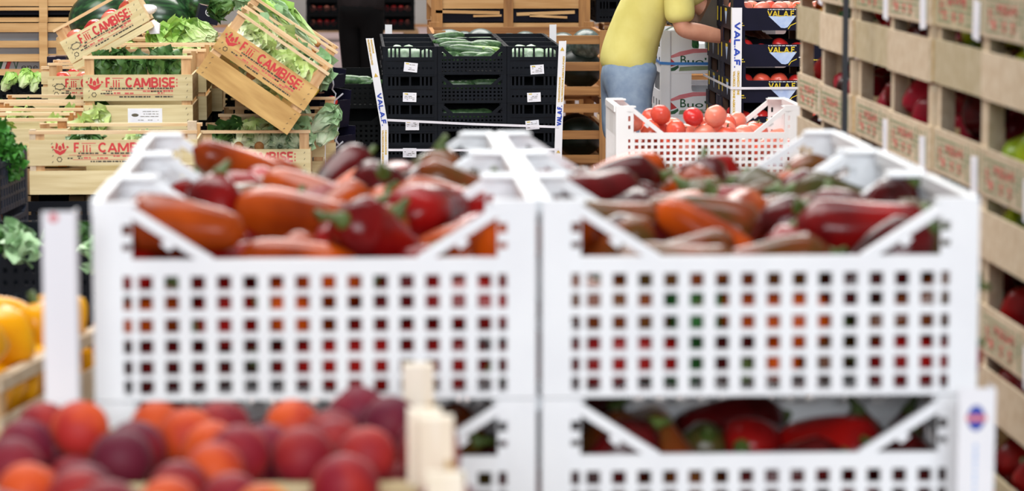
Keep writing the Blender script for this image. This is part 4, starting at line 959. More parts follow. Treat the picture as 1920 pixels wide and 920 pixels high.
for ci in range(6):
    for ri in range(6):
        z = .951 + wh * (ri - 3); y = 4.905 + .47 * ci + .235
        k = (ci + ri) % 2 if ri != 3 else 0
        src = (wc, wc2)[k]
        lb = 'pale wooden crate in the right-hand wall, %s row, %s' % (roww[ri], colw[ci])
        if not used[k]: o = src; used[k] = True
        else: o = copy_tree(src)
        o['label'] = lb; o['group'] = 'wooden crates stacked in the right-hand wall'
        dx = [0, .004, -.003, .005, 0, .012][ci] + random.Random(ci * 7 + ri).uniform(-.004, .004)
        o.location = (wx + wd / 2 + dx, y, z); o.rotation_euler.z = -math.pi / 2
        if 'fp' in o: pass
        RW[(ci, ri)] = (wx + wd / 2 + dx, y, z)
zb = .951 - wh * 3
if zb > .01:
    for k in range(3):
        pallet((wx + wd / 2, 4.905 + .47 + .94 * k, zb - .1), .58, .78, 'wooden pallet under the right-hand wall of crates, position %s' % ['nearest', 'middle', 'farthest'][k]).scale.z = .7
rg = random.Random(77)
kinds = {(2, 3): ['crimson'], (3, 3): ['crimson', 'red'], (0, 3): ['lime'], (1, 3): ['dark'], (4, 3): ['dark', 'crimson'], (5, 3): ['red', 'dark'], (5, 4): ['yellow', 'orange'], (4, 4): ['red', 'green'],  # dark kinds added so the crate insides look deep in shade
         (3, 4): ['dark', 'red'], (2, 4): ['dark', 'crimson'], (1, 4): ['dark', 'lime'], (0, 4): ['lime', 'dark'], (0, 2): ['crimson', 'red'], (0, 1): ['red'], (1, 2): ['red', 'dark'], (0, 0): ['red']}
for (ci, ri), ks in kinds.items():
    x, y, z = RW[(ci, ri)]
    nn = 64 if ri == 3 else 56
    if (ci, ri) == (1, 3): nn = 50
    key = 'wall%d_%d' % (ci, ri)
    for i, c, d in pack(key, [[(0, .045)]] * nn, (-wl / 2 + .024, wl / 2 - .024, -wd / 2 + .026, wd / 2 - .012, .01), 50 + ci * 7 + ri, steps=120):
        rg = random.Random(7000 + ci * 700 + ri * 100 + i)
        k = rg.choice(ks)
        p = bell(k, rg.randrange(4), '%s pepper in the right-hand wall crate, %s row, %s' % ({'lime': 'yellow green', 'dark': 'dark red', 'crimson': 'crimson'}.get(k, k), roww[ri], colw[ci]), 'peppers in the right-hand wall of crates')
        # crate front (-y) is turned to -x
        p.location = (x + c.y, y - c.x, z + c.z); p.rotation_euler = (rg.uniform(0, 6), rg.uniform(0, 6), rg.uniform(0, 6)); PRUNE.append((p, key, i))
a = at(1588, 262, 6.6)
pl = MB().box((-.006, -.006, 0), (.006, .006, 2.6)).build('black_pole', M['pole']); pl.location = (1.088, 6.58, 0)
tag(pl, 'thin upright black pole standing against the right-hand wall of crates', 'pole')
# ------------------------------------------------------------------ tomatoes in the white crate further back
tr = plastic_crate('white_plastic_crate', M['white'], 0.596, 0.39, 0.252, 0.166, simple_rows(.012, .150, 7, .56), 24, 15, 0.58, 0.034, 0.022, 0.092, 0.010,
                   'white finely gridded plastic crate filled with tomatoes, beyond the pepper crates', 'crate')
ta = at(1330, 198, 9.46); tz = ta.z - .252
tr.location = (ta.x, 9.46 + .195, tz); tr['group'] = 'white tomato crates'
for k in range(2):
    place(tr, (ta.x, 9.46 + .195, tz - .2535 * (k + 1)), label='white finely gridded plastic crate stacked under the tomato crate', group='white tomato crates')
pallet((ta.x, 9.46 + .195, tz - .2535 * 2 - .14), .8, .5, 'wooden pallet under the white tomato crates').scale.z = 1.0
tomv = [tomato_mb(80 + i, [.037, .034, .039][i]) for i in range(3)]
tom_me = {(k, i): tomv[i].mesh('tomato_flesh', M[k]) for k in ('tom', 'tom_d', 'tom_p') for i in range(3)}
cal_me = calyx_mb().mesh('calyx', M['stem'])
TW = {'tom': 'orange red', 'tom_d': 'deep red', 'tom_p': 'pale pinkish red'}
def tomato(k, v, loc, rg, label, group, cal=True, part_cal=True):
    o = put('tomato', tom_me[(k, v)], None, loc, (rg.uniform(-1.2, 1.2), rg.uniform(-1.2, 1.2), rg.uniform(0, 6)))
    if cal: put('calyx', cal_me, o)
    return tag(o, label, 'tomato', group)
for i, c, d in pack('tomatoes', [[(0, .036)]] * 118, (-.275, .275, -.178, .178, .012), 91, iters=5):
    rg = random.Random(9100 + i)
    k = rg.choices(['tom', 'tom_d', 'tom_p'], [3.5, .8, 5])[0]
    w = 'left' if c.x < -.09 else 'right' if c.x > .09 else 'middle'
    lb = '%s tomato %s at the %s of the white gridded crate' % (TW[k], 'piled on top' if c.z > .15 else 'behind the grid', w)
    t = tomato(k, rg.randrange(3), (ta.x + c.x, 9.655 + c.y, tz + c.z), rg, lb, 'tomatoes in the white gridded crate', rg.random() < .4)
    PRUNE.append((t, 'tomatoes', i))

# ------------------------------------------------------------------ pallet of black crates in the middle
def slot_front(W, H, t=.008):
    mb = MB()
    g = W * .09; u = (W - 2 * g)
    cols = []; x = g
    for w in (.05, .05, .05, .20, .20, .05, .05, .05):
        cols.append((x, x + w * u)); x += (w + (.30 / 7)) * u
    hole_grid(mb, 0, W, 0, H, cols, [(H * .20, H * .27), (H * .62, H * .93)], 0, t)
    mb.box((0, -.003, H * .50), (W, 0, H * .54)); mb.box((0, -.004, H * .955), (W, 0, H))
    mb.box((0, -.003, 0), (W * .05, 0, H)); mb.box((W * .95, -.003, 0), (W, 0, H))
    return mb
def slot_crate(name, m, W, D, H, label):
    root = empty(name, label=label, cat='crate')
    me = slot_front(W, H).mesh('slotted_wall', m)
    put('front_wall', me, root, (-W / 2, -D / 2, 0)); MB().box((-W / 2, D / 2 - .006, 0), (W / 2, D / 2, H)).build('back_wall', m, root)
    e = slot_front(D - .016, H).mesh('slotted_end', m)
    put('end_wall', e, root, (W / 2, -D / 2 + .008, 0), (0, 0, math.pi / 2)); put('end_wall', e, root, (-W / 2, D / 2 - .008, 0), (0, 0, -math.pi / 2))
    MB().box((-W / 2 + .008, -D / 2 + .008, .002), (W / 2 - .008, D / 2 - .008, .006)).build('base_panel', m, root)
    return root
BW, BM, BD, BH = .226, .290, .395, .1195
by = 12.6
bx0 = at(719, 200, by).x; bx1 = at(1051, 200, by).x
bxs = [bx0 + BW / 2, (bx0 + bx1) / 2, bx1 - BW / 2]
sc_ = slot_crate('black_plastic_crate', M['black'], BW, BD, BH, 'x')
mc_ = plastic_crate('black_plastic_crate', M['black'], BM, BD, BH, .078, simple_rows(.008, .070, 4, .5), 14, 12, .5, .016, .008, .035, .006, 'x', 'crate', True)
ztop = at(770, 87, by).z
lv = 7
z0p = ztop - .12 * lv
us, um = False, False
cw_ = ['left', 'middle', 'right']
lw_ = ['topmost', 'second from the top', 'third from the top', 'fourth from the top', 'fifth from the top', 'sixth from the top', 'bottom']
for L_ in range(lv):
    for c in range(3):
        for r in range(3):
            z = ztop - .12 * (L_ + 1) + .0002
            if r == 0: lb = 'black plastic crate, %s in the %s front column of the strapped pallet' % (lw_[L_], cw_[c])
            elif L_ == 0: lb = 'black plastic crate on top of the strapped pallet, %s column, %s row' % (cw_[c], ['', 'middle', 'back'][r])
            else: lb = 'black plastic crate inside the strapped pallet behind the front crates'
            if c == 1:
                if um: o = copy_tree(mc_)
                else: o = mc_; um = True
            else:
                if us: o = copy_tree(sc_)
                else: o = sc_; us = True
            o['label'] = lb; o['group'] = 'black crates on the strapped pallet'
            o.location = (bxs[c], by + BD / 2 + .405 * r, z)
pallet(((bx0 + bx1) / 2, by + .6, z0p - .14), .95, 1.0, 'wooden pallet under the strapped black crates')
# paper labels on the side columns
for i, (px, py) in enumerate([(770, 126), (768, 182), (773, 235), (768, 286), (1007, 130), (1001, 182), (998, 234)]):
    q = at(px, py, by)
    o = MB().box((-.0285, 0, -.0195), (.0285, .0008, .0195)).build('paper_label', M['paper']); o.location = (q.x, by - .0075, q.z); o.rotation_euler.y = [.1, .03, 0, .02, -.06, -.04, -.1][i]
    m_ = MB(); r_ = random.Random(i)
    for k in range(4): dashes(m_, -.022, .02, .010 - .007 * k, .002, -.0005, r_, .7)
    m_.build('small_print', M['p_grey'], o)
    y_ = MB().box((-.022, -.0006, .012), (-.008, -.0001, .016)).build('yellow_mark', M['p_yel'], o)
    tag(o, 'white paper label on the %s black crate column, %s' % ('left' if i < 4 else 'right', ['topmost', 'second from top', 'third from top', 'fourth from top'][i if i < 4 else i - 4]), 'label', 'paper labels on the black crates')
# zucchini
zm = [zucchini_mb(i, .17 + .01 * (i % 3), .020 + .002 * (i % 2)) for i in range(4)]
zme = {(k, i): zm[i].mesh('zucchini_flesh', M[k]) for k in ('zuc', 'zuc_l') for i in range(4)}
zend = MB().tube([(-.093, 0, 0), (-.083, 0, 0)], [.007, .008], 8).mesh('stem', M['leaf_d'])
for r in range(3):
    rg = random.Random(60 + r)
    for k in range(13 if r == 0 else 9):
        row = k % 4; lay = k // 4
        x = bxs[1] + (-.085 + .058 * row) * (.75 if lay else 1) + rg.uniform(-.012, .012); y = by + .405 * r + .06 + .09 * rg.random() + .05 * lay
        z = ztop - .046 + .016 * lay + rg.uniform(-.004, .004)
        kk = 'zuc_l' if (r == 0 and k == 7) else 'zuc'
        o = put('zucchini', zme[(kk, rg.randrange(4))], None, (x, y + .04, z), (rg.uniform(0, 6), rg.uniform(-.12, .12), rg.uniform(-.6, .6)))
        put('stem', zend, o)
        tag(o, '%s zucchini heaped in the top middle black crate, %s row' % ('bright green' if kk == 'zuc_l' else 'dark green', ['front', 'middle', 'back'][r]), 'zucchini', 'zucchini in the top middle crates')
for L_, n in ((1, 3), (2, 2)):
    for k in range(n):
        rg = random.Random(L_ * 10 + k)
        o = put('zucchini', zme[('zuc', k)], None, (bxs[1] - .07 + .07 * k, by + .07 + .01 * k, ztop - .12 * L_ - .045), (rg.uniform(0, 6), 0, rg.uniform(-.25, .25)))
        put('stem', zend, o)
        tag(o, 'dark green zucchini showing in the dip of the %s middle black crate' % ['', 'second', 'third'][L_], 'zucchini', 'zucchini in the lower middle crates')
cabv = MB().ball((0, 0, 0), (.036, .042, .034), 16, 10, lambda th, ph: 1 + .05 * math.cos(5 * th)).mesh('vegetable', M['cab'])
for c in (0, 2):
    for r in range(3):
        for k in range(6 if r == 0 else 3):
            rg = random.Random(c * 50 + r * 9 + k)
            x = bxs[c] + (-.072 + .048 * (k % 4)) + (.02 if k > 3 else 0); y = by + .405 * r + .055 + (.075 if k > 3 else 0) + rg.uniform(0, .01)
            o = put('pale_vegetable', cabv, None, (x, y, ztop - .048 + (.012 if k > 3 else 0)), (rg.uniform(0, 6), rg.uniform(0, 6), 0))
            tag(o, 'pale green round vegetable in the top %s black crate, %s row' % (cw_[c], ['front', 'middle', 'back'][r]), 'vegetable', 'pale vegetables in the side crates')
# edge protectors and straps
def leaning_post(name, pts, w, label):
    """bent cardboard strip through points (x, y, z) at its left edge, printed side towards -y"""
    root = empty(name, pts[-1], label=label, cat='edge protector')
    mb = MB(); o = Vector(pts[-1]); P = [Vector(p) - o for p in pts]
    for a_, b_ in zip(P, P[1:]):
        vs = []
        for q in (a_, b_): vs += [q, q + Vector((w, 0, 0)), q + Vector((w, .003, 0)), q + Vector((0, .003, 0))]
        mb.add(vs, [(0, 4, 5, 1), (1, 5, 6, 2), (2, 6, 7, 3), (3, 7, 4, 0), (0, 1, 2, 3), (4, 7, 6, 5)])
    mb.build('printed_leg', M['card_w'], root)
    m2 = MB()
    for a_, b_ in zip(P, P[1:]):
        vs = []
        for q in (a_, b_): vs += [q + Vector((w - .003, .0035, 0)), q + Vector((w, .0035, 0)), q + Vector((w, .03, 0)), q + Vector((w - .003, .03, 0))]
        m2.add(vs, [(0, 4, 5, 1), (1, 5, 6, 2), (2, 6, 7, 3), (3, 7, 4, 0), (0, 1, 2, 3), (4, 7, 6, 5)])
    m2.build('side_leg', M['card_w'], root)
    return root, P
def strip_print(root, p, q, w, items, flip=False):
    """items: (from, to, kind) as fractions of segment p->q (top to bottom)"""
    d = q - p; L = d.length; ang = math.atan2(-d.z, d.x)   # direction of reading
    for f0, f1, kind in items:
        s = p + d * f0; h = (f1 - f0) * L
        off = Vector((0, -.0008, 0))
        if flip and kind in ('name', 'gold'):
            s = p + d * f1; r_ = (0, ang - math.pi, 0)
            if kind == 'name': block('lettering', 'VAL.A.F.', h, w * .60, M['p_blue'], root, s + Vector((w * .80, 0, 0)) + off, r_, heavy=.3)
            else:
                text('small_lettering', 'VALORIZZAZIONE AGRICOLA FONDI', h, w * .27, M['p_gold'], root, s + Vector((w * .88, 0, 0)) + off, r_, weight=.055)
                text('small_lettering', 'ORGANIZZAZIONE', h * .55, w * .24, M['p_gold'], root, s + Vector((w * .46, 0, 0)) + off, r_, weight=.055)
            continue
        if kind == 'name':
            block('lettering', 'VAL.A.F.', h, w * .60, M['p_blue'], root, s + Vector((w * .20, 0, 0)) + off, (0, ang, 0), heavy=.3)
        elif kind == 'gold':
            text('small_lettering', 'VALORIZZAZIONE AGRICOLA FONDI', h, w * .27, M['p_gold'], root, s + Vector((w * .14, 0, 0)) + off, (0, ang, 0), weight=.055)
            text('small_lettering', 'ORGANIZZAZIONE', h * .55, w * .24, M['p_gold'], root, s + Vector((w * .56, 0, 0)) + off, (0, ang, 0), weight=.055)
        else:
            c = s + d * (f1 - f0) * .5 + Vector((w * .5, 0, 0)) + off
            m_ = MB().prism([(-w * .28, -w * .22), (w * .28, -w * .22), (0, w * .30)], -.0004, .0004).build('gold_triangle', M['p_gold'], root); m_.location = c; m_.rotation_euler.y = ang - math.pi / 2
ww = .0315
pts = [at(686, 72, by - .035), at(714, 238, by - .035), at(714, 330, by - .035), at(714, 520, by - .035)]
lp, P = leaning_post('edge_protector', pts, ww, 'white printed edge protector leaning away at the left of the strapped black crates')
strip_print(lp, P[0], P[1], ww, [(.01, .30, 'gold'), (.37, .46, 'tri'), (.62, .99, 'name')])
strip_print(lp, P[1], P[2], ww, [(.06, .98, 'gold')])
pts = [at(1048, 77, by - .035), at(1041, 236, by - .035), at(1039, 310, by - .035), at(1039, 520, by - .035)]
rp, P = leaning_post('edge_protector', pts, ww, 'white printed edge protector upright at the right of the strapped black crates')
strip_print(rp, P[0], P[1], ww, [(.05, .14, 'tri'), (.18, .72, 'gold'), (.76, .998, 'name')], True)
strip_print(rp, P[1], P[2], ww, [(.55, .75, 'tri')])
for px, lb in ((722, 'white edge protector standing behind the left black crates'), (1030, 'white edge protector standing behind the right black crates')):
    q = at(px, 46, by + 1.25)
    o = angle_post('edge_protector', q.z, lb, w=.032, d=.03, rot=0 if px < 900 else 1); o.location = (q.x, by + 1.24, 0)
def strap(name, pts, h, t, m, label):
    mb = MB(); P = [Vector(p) for p in pts]
    for a_, b_ in zip(P, P[1:]):
        d = (b_ - a_); n_ = Vector((-d.y, d.x, 0)); n_ = n_.normalized() * t if n_.length > 1e-6 else Vector((0, t, 0))
        up = Vector((0, 0, h / 2))
        vs = [a_ - up, b_ - up, b_ + up, a_ + up]; vs += [v + n_ for v in vs]
        mb.add(vs, [(0, 1, 2, 3), (7, 6, 5, 4), (0, 4, 5, 1), (1, 5, 6, 2), (2, 6, 7, 3), (3, 7, 4, 0)])
    o = mb.build(name, m); return tag(o, label, 'strap')
yb = by - .037
for (ya, yb_, lb) in ((225, 238, 'upper'), (281, 280, 'lower')):
    a_ = at(727, ya, yb); b_ = at(1048, yb_, yb)
    strap('packing_strap', [(a_.x - .012, yb + .9, a_.z), (a_.x - .012, yb + .03, a_.z), a_, at(885, (ya + yb_) / 2 + 1, by - .006), b_, (b_.x + .008, yb + .03, b_.z), (b_.x + .008, yb + .9, b_.z)], .010, .0012, M['strap'], '%s white packing strap around the black crates' % lb)

# ------------------------------------------------------------------ dark crates left of the pallet
dk = plastic_crate('black_plastic_crate', M['black2'], .39, .30, .158, .105, simple_rows(.01, .095, 4, .45), 15, 10, .45, .018, .01, .05, .007, 'x', 'crate', True)
q = at(663, 134, 12.75)
for k in range(5):
    o = dk if k == 0 else copy_tree(dk)
    o.location = (q.x - .04 + .003 * k, 12.9, q.z - .158 - .159 * k)
    o['label'] = 'black crate in the dark stack left of the leaning white post, %s' % ['topmost', 'second from top', 'third from top', 'fourth from top', 'lowest'][k]; o['group'] = 'dark crates left of the leaning post'
zdk = q.z - .159 * 5
pallet((q.x - .04, 12.9, zdk - .14), .55, .3, 'wooden pallet under the dark crate stack')
for k in range(5):
    o = put('zucchini', zme[('zuc', k % 4)], None, (q.x - .13 + .045 * k, 12.86, q.z - .05 + .004 * (k % 2)), (k, 0, .3 - .15 * k)); put('stem', zend, o)
    tag(o, 'dark green zucchini on top of the dark crate stack', 'zucchini', 'zucchini on the dark crate stack')

# ------------------------------------------------------------------ watermelon bins behind
Yb = 14.5
def zc(py, Y, px=960): return at(px, py, Y).z
xl, xr = at(813, 100, Yb).x, at(1146, 100, Yb).x
bw = xr - xl
slz = [(67, 83), (117, 133), (163, 178)]
base1 = zc(181, Yb)
top1 = zc(57, Yb)
sl = [(zc(b, Yb) - base1, zc(a, Yb) - base1) for a, b in slz]
Hb = top1 - base1
b1 = slat_bin('wooden_bin', bw, 1.0, Hb, sl, [(-bw / 2 + .03, .055), (bw / 2 - .03, .055)], 'orange slatted bin of watermelons behind the black crates', M['bin'], M['bin_z'], 'slatted watermelon bins')
b1.location = ((xl + xr) / 2, Yb + .5, base1)
for k in range(2):
    b2 = place(b1, ((xl + xr) / 2, Yb + .5, base1 - (Hb + .012) * (k + 1)), label='orange slatted bin %s under the top watermelon bin' % ['directly', 'two levels'][k], group='slatted watermelon bins')
zz = base1 - (Hb + .012) * 2
if zz > .02: pallet(((xl + xr) / 2, Yb + .5, zz - .14), 1.0, .8, 'wooden pallet under the watermelon bins')
mel = melon_mb(.078, 1.06).mesh('watermelon', M['melon_g'])
mel_shade = melon_mb(.098, 1.15).mesh('shaded_watermelon', M['melon_shade'])
for i, (px, py, dy) in enumerate([(842, 54, .16), (901, 53, .17), (955, 62, .15), (1012, 62, .2), (1099, 54, .16), (985, 58, .45), (870, 58, .45), (1055, 60, .42)]):
    q = at(px, py, Yb + dy)
    o = put('watermelon', mel, None, (q.x, Yb + dy, q.z - .078), (0, 0, .3 * i)); tag(o, 'dull green watermelon in the top slatted bin, %s' % ('far left', 'left of centre', 'behind the zucchini', 'near the right white post', 'at the right end', 'at the back centre', 'at the back left', 'at the back right')[i], 'watermelon', 'watermelons in the top slatted bin')
for lev in range(2):
    for k in range(5):
        for j in range(1 if k < 3 else 2):
            o = put('watermelon', mel_shade, None, (xr - .14 - .25 * (k % 3), Yb + .18 + (.25 if k > 2 else 0), base1 - (Hb + .012) * lev + .122 + (.0 if j == 0 else .0)), (0, 0, k * .8)) if j == 0 else None
            if o: tag(o, 'watermelon with shade-darkened rind seen between the slats of the %s bin' % ['upper', 'lower'][lev], 'watermelon', 'shade-darkened watermelons between the slats')
# upper bin, standing farther back on its own stack
Yu = 15.9
xl, xr = at(809, 20, Yu).x, at(1106, 20, Yu).x; bw2 = xr - xl; bu = zc(51, Yu)
ub = slat_bin('wooden_bin', bw2, 1.0, .62, [(.098, .150), (.152, .215), (.30, .40), (.42, .52)], [(-bw2 / 2 + .028, .06), (at(953, 20, Yu).x - (xl + xr) / 2, .05), (bw2 / 2 - .03, .06)], 'orange slatted bin with broken boards, high behind the watermelon bin', M['bin_pale'], M['bin_z'], 'slatted bins behind the watermelons')
ub.location = ((xl + xr) / 2, Yu + .5, bu + .001)
for k, (x0, x1, za, zb_, tl) in enumerate([(-.40, -.06, .072, .088, .02), (.03, .34, .065, .082, -.035), (-.2, -.05, .055, .066, -.02), (.1, .3, .05, .062, .05)]):
    o = MB().box((x0, -.52, za), (x1, -.50, zb_), Matrix.Rotation(tl, 3, 'Y')).build('broken_board', M['bin_pale'], ub)
dfill = MB().box((-bw2 / 2 + .03, -.44, .025), (bw2 / 2 - .03, .46, .60)).build('dark_filler', M['card_n'], ub)  # solid dark box filling the bin behind its slats
for k in range(3):
    b3 = place(b1, ((xl + xr) / 2, Yu + .52, bu - (Hb + .0) * (k + 1) - .002 * (k + 1)), label='orange slatted bin stacked far behind under the broken bin', group='slatted bins behind the watermelons')
    b3.scale = (bw2 / bw, 1, 1)
z3 = bu - (Hb + .002) * 3
pallet(((xl + xr) / 2, Yu + .52, z3 - .14), 1.0, .8, 'wooden pallet under the stack of the broken bin')
# ------------------------------------------------------------------ small wooden crates and bins right of the broken bin
q = at(1136, 62, 17.4)
for k in range(6):
    c_, _ = wooden_crate('wooden_crate', .42, .5, .21, [(.01, .09), (.105, .175)], 'orange wooden crate in the far stack right of the broken bin, %s' % ['topmost', 'second from top', 'third from top', 'fourth from top', 'fifth from top', 'lowest'][k],
                         rail=.014, pm=M['bin'], pz=M['bin_z'], rm=M['bin_pale'], group='far orange crates')
    c_.location = (q.x + .2, 17.65, q.z + .25 - .211 * k)
sbk = q.z + .25 - .211 * 5
for k in range(2):
    o = copy_tree(sc_); o.location = (at(1157, 30, 16.2).x, 16.4, zc(42, 16.2, 1157) + .121 * k); o['label'] = 'black crate behind the yellow-shirted person, %s' % ['lower', 'upper'][k]; o['group'] = 'black crates behind the person'
qq = at(1157, 30, 16.2)
for k in range(3):
    o = place(b1, (qq.x + .35, 16.6, zc(42, 16.2, 1157) - .015 - (Hb + .004) * (k + 1)), label='orange slatted bin hidden behind the yellow-shirted person', group='bins behind the person'); o.scale = (.6, .6, 1)

# ------------------------------------------------------------------ left: big slatted bin with a grey carton inside
Yl = 13.5
x0, x1 = at(-190, 80, Yl).x, at(330, 80, Yl).x
bandz = [(43, 60), (76, 89), (101, 115), (129, 142), (156, 170), (184, 198), (212, 226)]
bb = zc(240, Yl, 82); tt = zc(42, Yl, 82)
lb1 = slat_bin('wooden_bin', x1 - x0, 1.0, tt - bb, [(zc(b, Yl, 82) - bb, zc(a, Yl, 82) - bb - .001) for a, b in bandz], [(at(82, 80, Yl).x - (x0 + x1) / 2, .037), (-(x1 - x0) / 2 + .03, .05), ((x1 - x0) / 2 - .03, .05)],
               'tall pale slatted bin at the far left with a grey carton inside', M['bin_pale'], M['bin_pale'], 'pale slatted bins at the left')
lb1.location = ((x0 + x1) / 2, Yl + .5, bb)
lb2 = slat_bin('wooden_bin', x1 - x0, 1.0, .55, [(zc(20, Yl, 82) - tt, zc(14, Yl, 82) - tt), (zc(12, Yl, 82) - tt, zc(-18, Yl, 82) - tt), (.24, .32), (.36, .44), (.48, .549)], [(at(82, 20, Yl).x - (x0 + x1) / 2, .037), (-(x1 - x0) / 2 + .03, .05), ((x1 - x0) / 2 - .03, .05)],
               'pale slatted bin on top of the tall left bin, cut by the top edge', M['bin_pale'], M['bin_pale'], 'pale slatted bins at the left')
lb2.location = ((x0 + x1) / 2, Yl + .5, tt + .001)
MB().box((-(x1 - x0) / 2 + .03, -.42, .03), ((x1 - x0) / 2 - .03, .45, .53)).build('dark_filler', M['card_n'], lb2)  # dark block that fills the inside of this bin
MB().box((.0, -.49, zc(37, Yl, 82) - tt + .01), (.16, -.47, zc(30, Yl, 82) - tt), Matrix.Rotation(.05, 3, 'Y')).build('broken_board', M['bin_pale'], lb2).location = (-.5, -.03, -.03)
if bb > .05:
    for k in range(2):
        h_ = (bb - .01) / 2
        o = place(lb1, ((x0 + x1) / 2, Yl + .5, .004 + h_ * k), label='pale slatted bin low in the stack under the tall left bin', group='pale slatted bins at the left'); o.scale = (1, 1, h_ * .985 / (tt - bb))
lin = empty('carton', ((x0 + x1) / 2, Yl + .30, bb + .021), label='big grey carton standing inside the tall slatted bin at the left', cat='carton')
lw = (x1 - x0) / 2 - .06
MB().box((-lw, -.25, 0), (lw, .3, tt - bb - .04)).build('carton_body', M['card_g'], lin)
def lz(py): return zc(py, Yl + .05, 40) - (bb + .021)
def lx(px): return at(px, 120, Yl + .05).x - (x0 + x1) / 2
for nm, ax, bx_, m_ in (('green_stripe', -16, 4, 'p_dgreen'), ('white_stripe', 4, 12, 'p_white'), ('red_stripe', 11, 19, 'p_red')):
    MB().prism([(lx(ax - 3), lz(131)), (lx(bx_ - 3), lz(131)), (lx(bx_ + 3), lz(114)), (lx(ax + 3), lz(114))], -.2512, -.2501).build(nm, M[m_], lin)
text('lettering', 'V', lx(35) - lx(25), lz(114) - lz(131), M['p_dgreen'], lin, (lx(25), -.252, lz(131)))
text('lettering', 'ene', lx(71) - lx(40), lz(123) - lz(131), M['p_blk'], lin, (lx(40), -.252, lz(131)))

# ------------------------------------------------------------------ left: melons heaped in a bin behind the lettuce crates
Ym = 13.0
x0m, x1m = at(128, 60, Ym).x, at(412, 60, Ym).x
mb_top = zc(58, Ym, 270)
mb_ = slat_bin('wooden_bin', x1m - x0m, .85, .34, [(.02, .10), (.13, .21), (.24, .335)], [(-(x1m - x0m) / 2 + .03, .05), ((x1m - x0m) / 2 - .03, .05)], 'slatted bin heaped with dark green watermelons behind the lettuce crates', M['bin_pale'], M['bin_pale'], 'melon bins on the left')
mb_.location = ((x0m + x1m) / 2, Ym - .30, mb_top - .34)
mb_.scale = (1, .55, 1)
zz = mb_top - .34
for k in range(2):
    o = place(mb_, ((x0m + x1m) / 2, Ym - .30, zz - .342 * (k + 1)), label='slatted bin under the heaped melon bin behind the lettuce crates', group='melon bins on the left'); o.scale = (1, .55, 1)
pallet(((x0m + x1m) / 2, Ym - .3, zz - .342 * 2 - .141), .8, .4, 'wooden pallet under the melon bins on the left')
bigm = {r: melon_mb(r, 1.25).mesh('watermelon', M['melon']) for r in (.10, .115, .135)}
for i, (px, py, dy, r, a, lb) in enumerate([
    (192, 32, .0, .115, .1, 'large dark green watermelon behind the tilted tomato crate'), (303, 34, -.05, .10, .2, 'striped green watermelon right of the white crumpled paper'),
    (250, 12, .16, .115, .8, 'dark green watermelon behind the white paper, higher in the heap'), (318, -24, .18, .115, .0, 'dark green watermelon at the top of the heap, above the striped one'),
    (376, 4, .06, .115, 1.2, 'dark green watermelon left of the tilted navy carton'), (345, 46, .20, .10, .4, 'dark green watermelon low beside the black carton with yellow tape')]):
    q = at(px, py, Ym - .32 + dy)
    o = put('watermelon', bigm[r], None, (q.x, Ym - .32 + dy, q.z), (0, -.25 if i == 0 else .1, a)); tag(o, lb, 'watermelon', 'dark watermelons on the left')

# ------------------------------------------------------------------ left: lettuce crates with red print
# near crate on the black crates
Ya = 10.0
q0, q1 = at(56, 367, Ya), at(371, 367, Ya); Wa = q1.x - q0.x; za = q0.z; Ha = zc(245, Ya, 200) - za
def pz_(py, Y, px, z0): return zc(py, Y, px) - z0
ca, fa = wooden_crate('wooden_crate', Wa, .36, Ha, [(.004, pz_(320, Ya, 200, za)), (pz_(310, Ya, 200, za), pz_(262, Ya, 200, za))], 'long low red-printed lettuce crate at the front left, on black crates', rail=.011, post=.045)
ca.location = ((q0.x + q1.x) / 2, Ya + .18, za)
cambise_print(fa[1], Wa * .80, .36, pz_(310, Ya, 200, za), pz_(262, Ya, 200, za), 1)
MB().box((Wa / 2 - .032, -.178, .01), (Wa / 2 - .002, -.150, Ha + .030)).build('end_block', M['wood_pale'], ca)
MB().box((-Wa / 2 + .002, -.178, .01), (-Wa / 2 + .022, -.150, Ha + .004)).build('end_block', M['wood_pale'], ca)

# the type used for the taller crates
Yb_ = 10.8
q0, q1 = at(157, 245, Yb_), at(362, 245, Yb_); Wb = q1.x - q0.x; zb_ = q0.z; Hb_ = zc(105, Yb_, 260) - zb_; Db = .40
P1 = (.003, pz_(197, Yb_, 260, zb_)); P2 = (pz_(189, Yb_, 260, zb_), pz_(140, Yb_, 260, zb_))
cb, fb = wooden_crate('wooden_crate', Wb, Db, Hb_, [P1, P2], 'upright red-printed lettuce crate with a white label on its lower board', rail=.010, post=.034)
cb.location = ((q0.x + q1.x) / 2, Yb_ + Db / 2, zb_); cb['group'] = 'red-printed lettuce crates'
cambise_print(fb[1], Wb, Db, *P2, 2)
nails(fb[0], Wb, Db, *P1, random.Random(3))
bx_c = cb.location.x
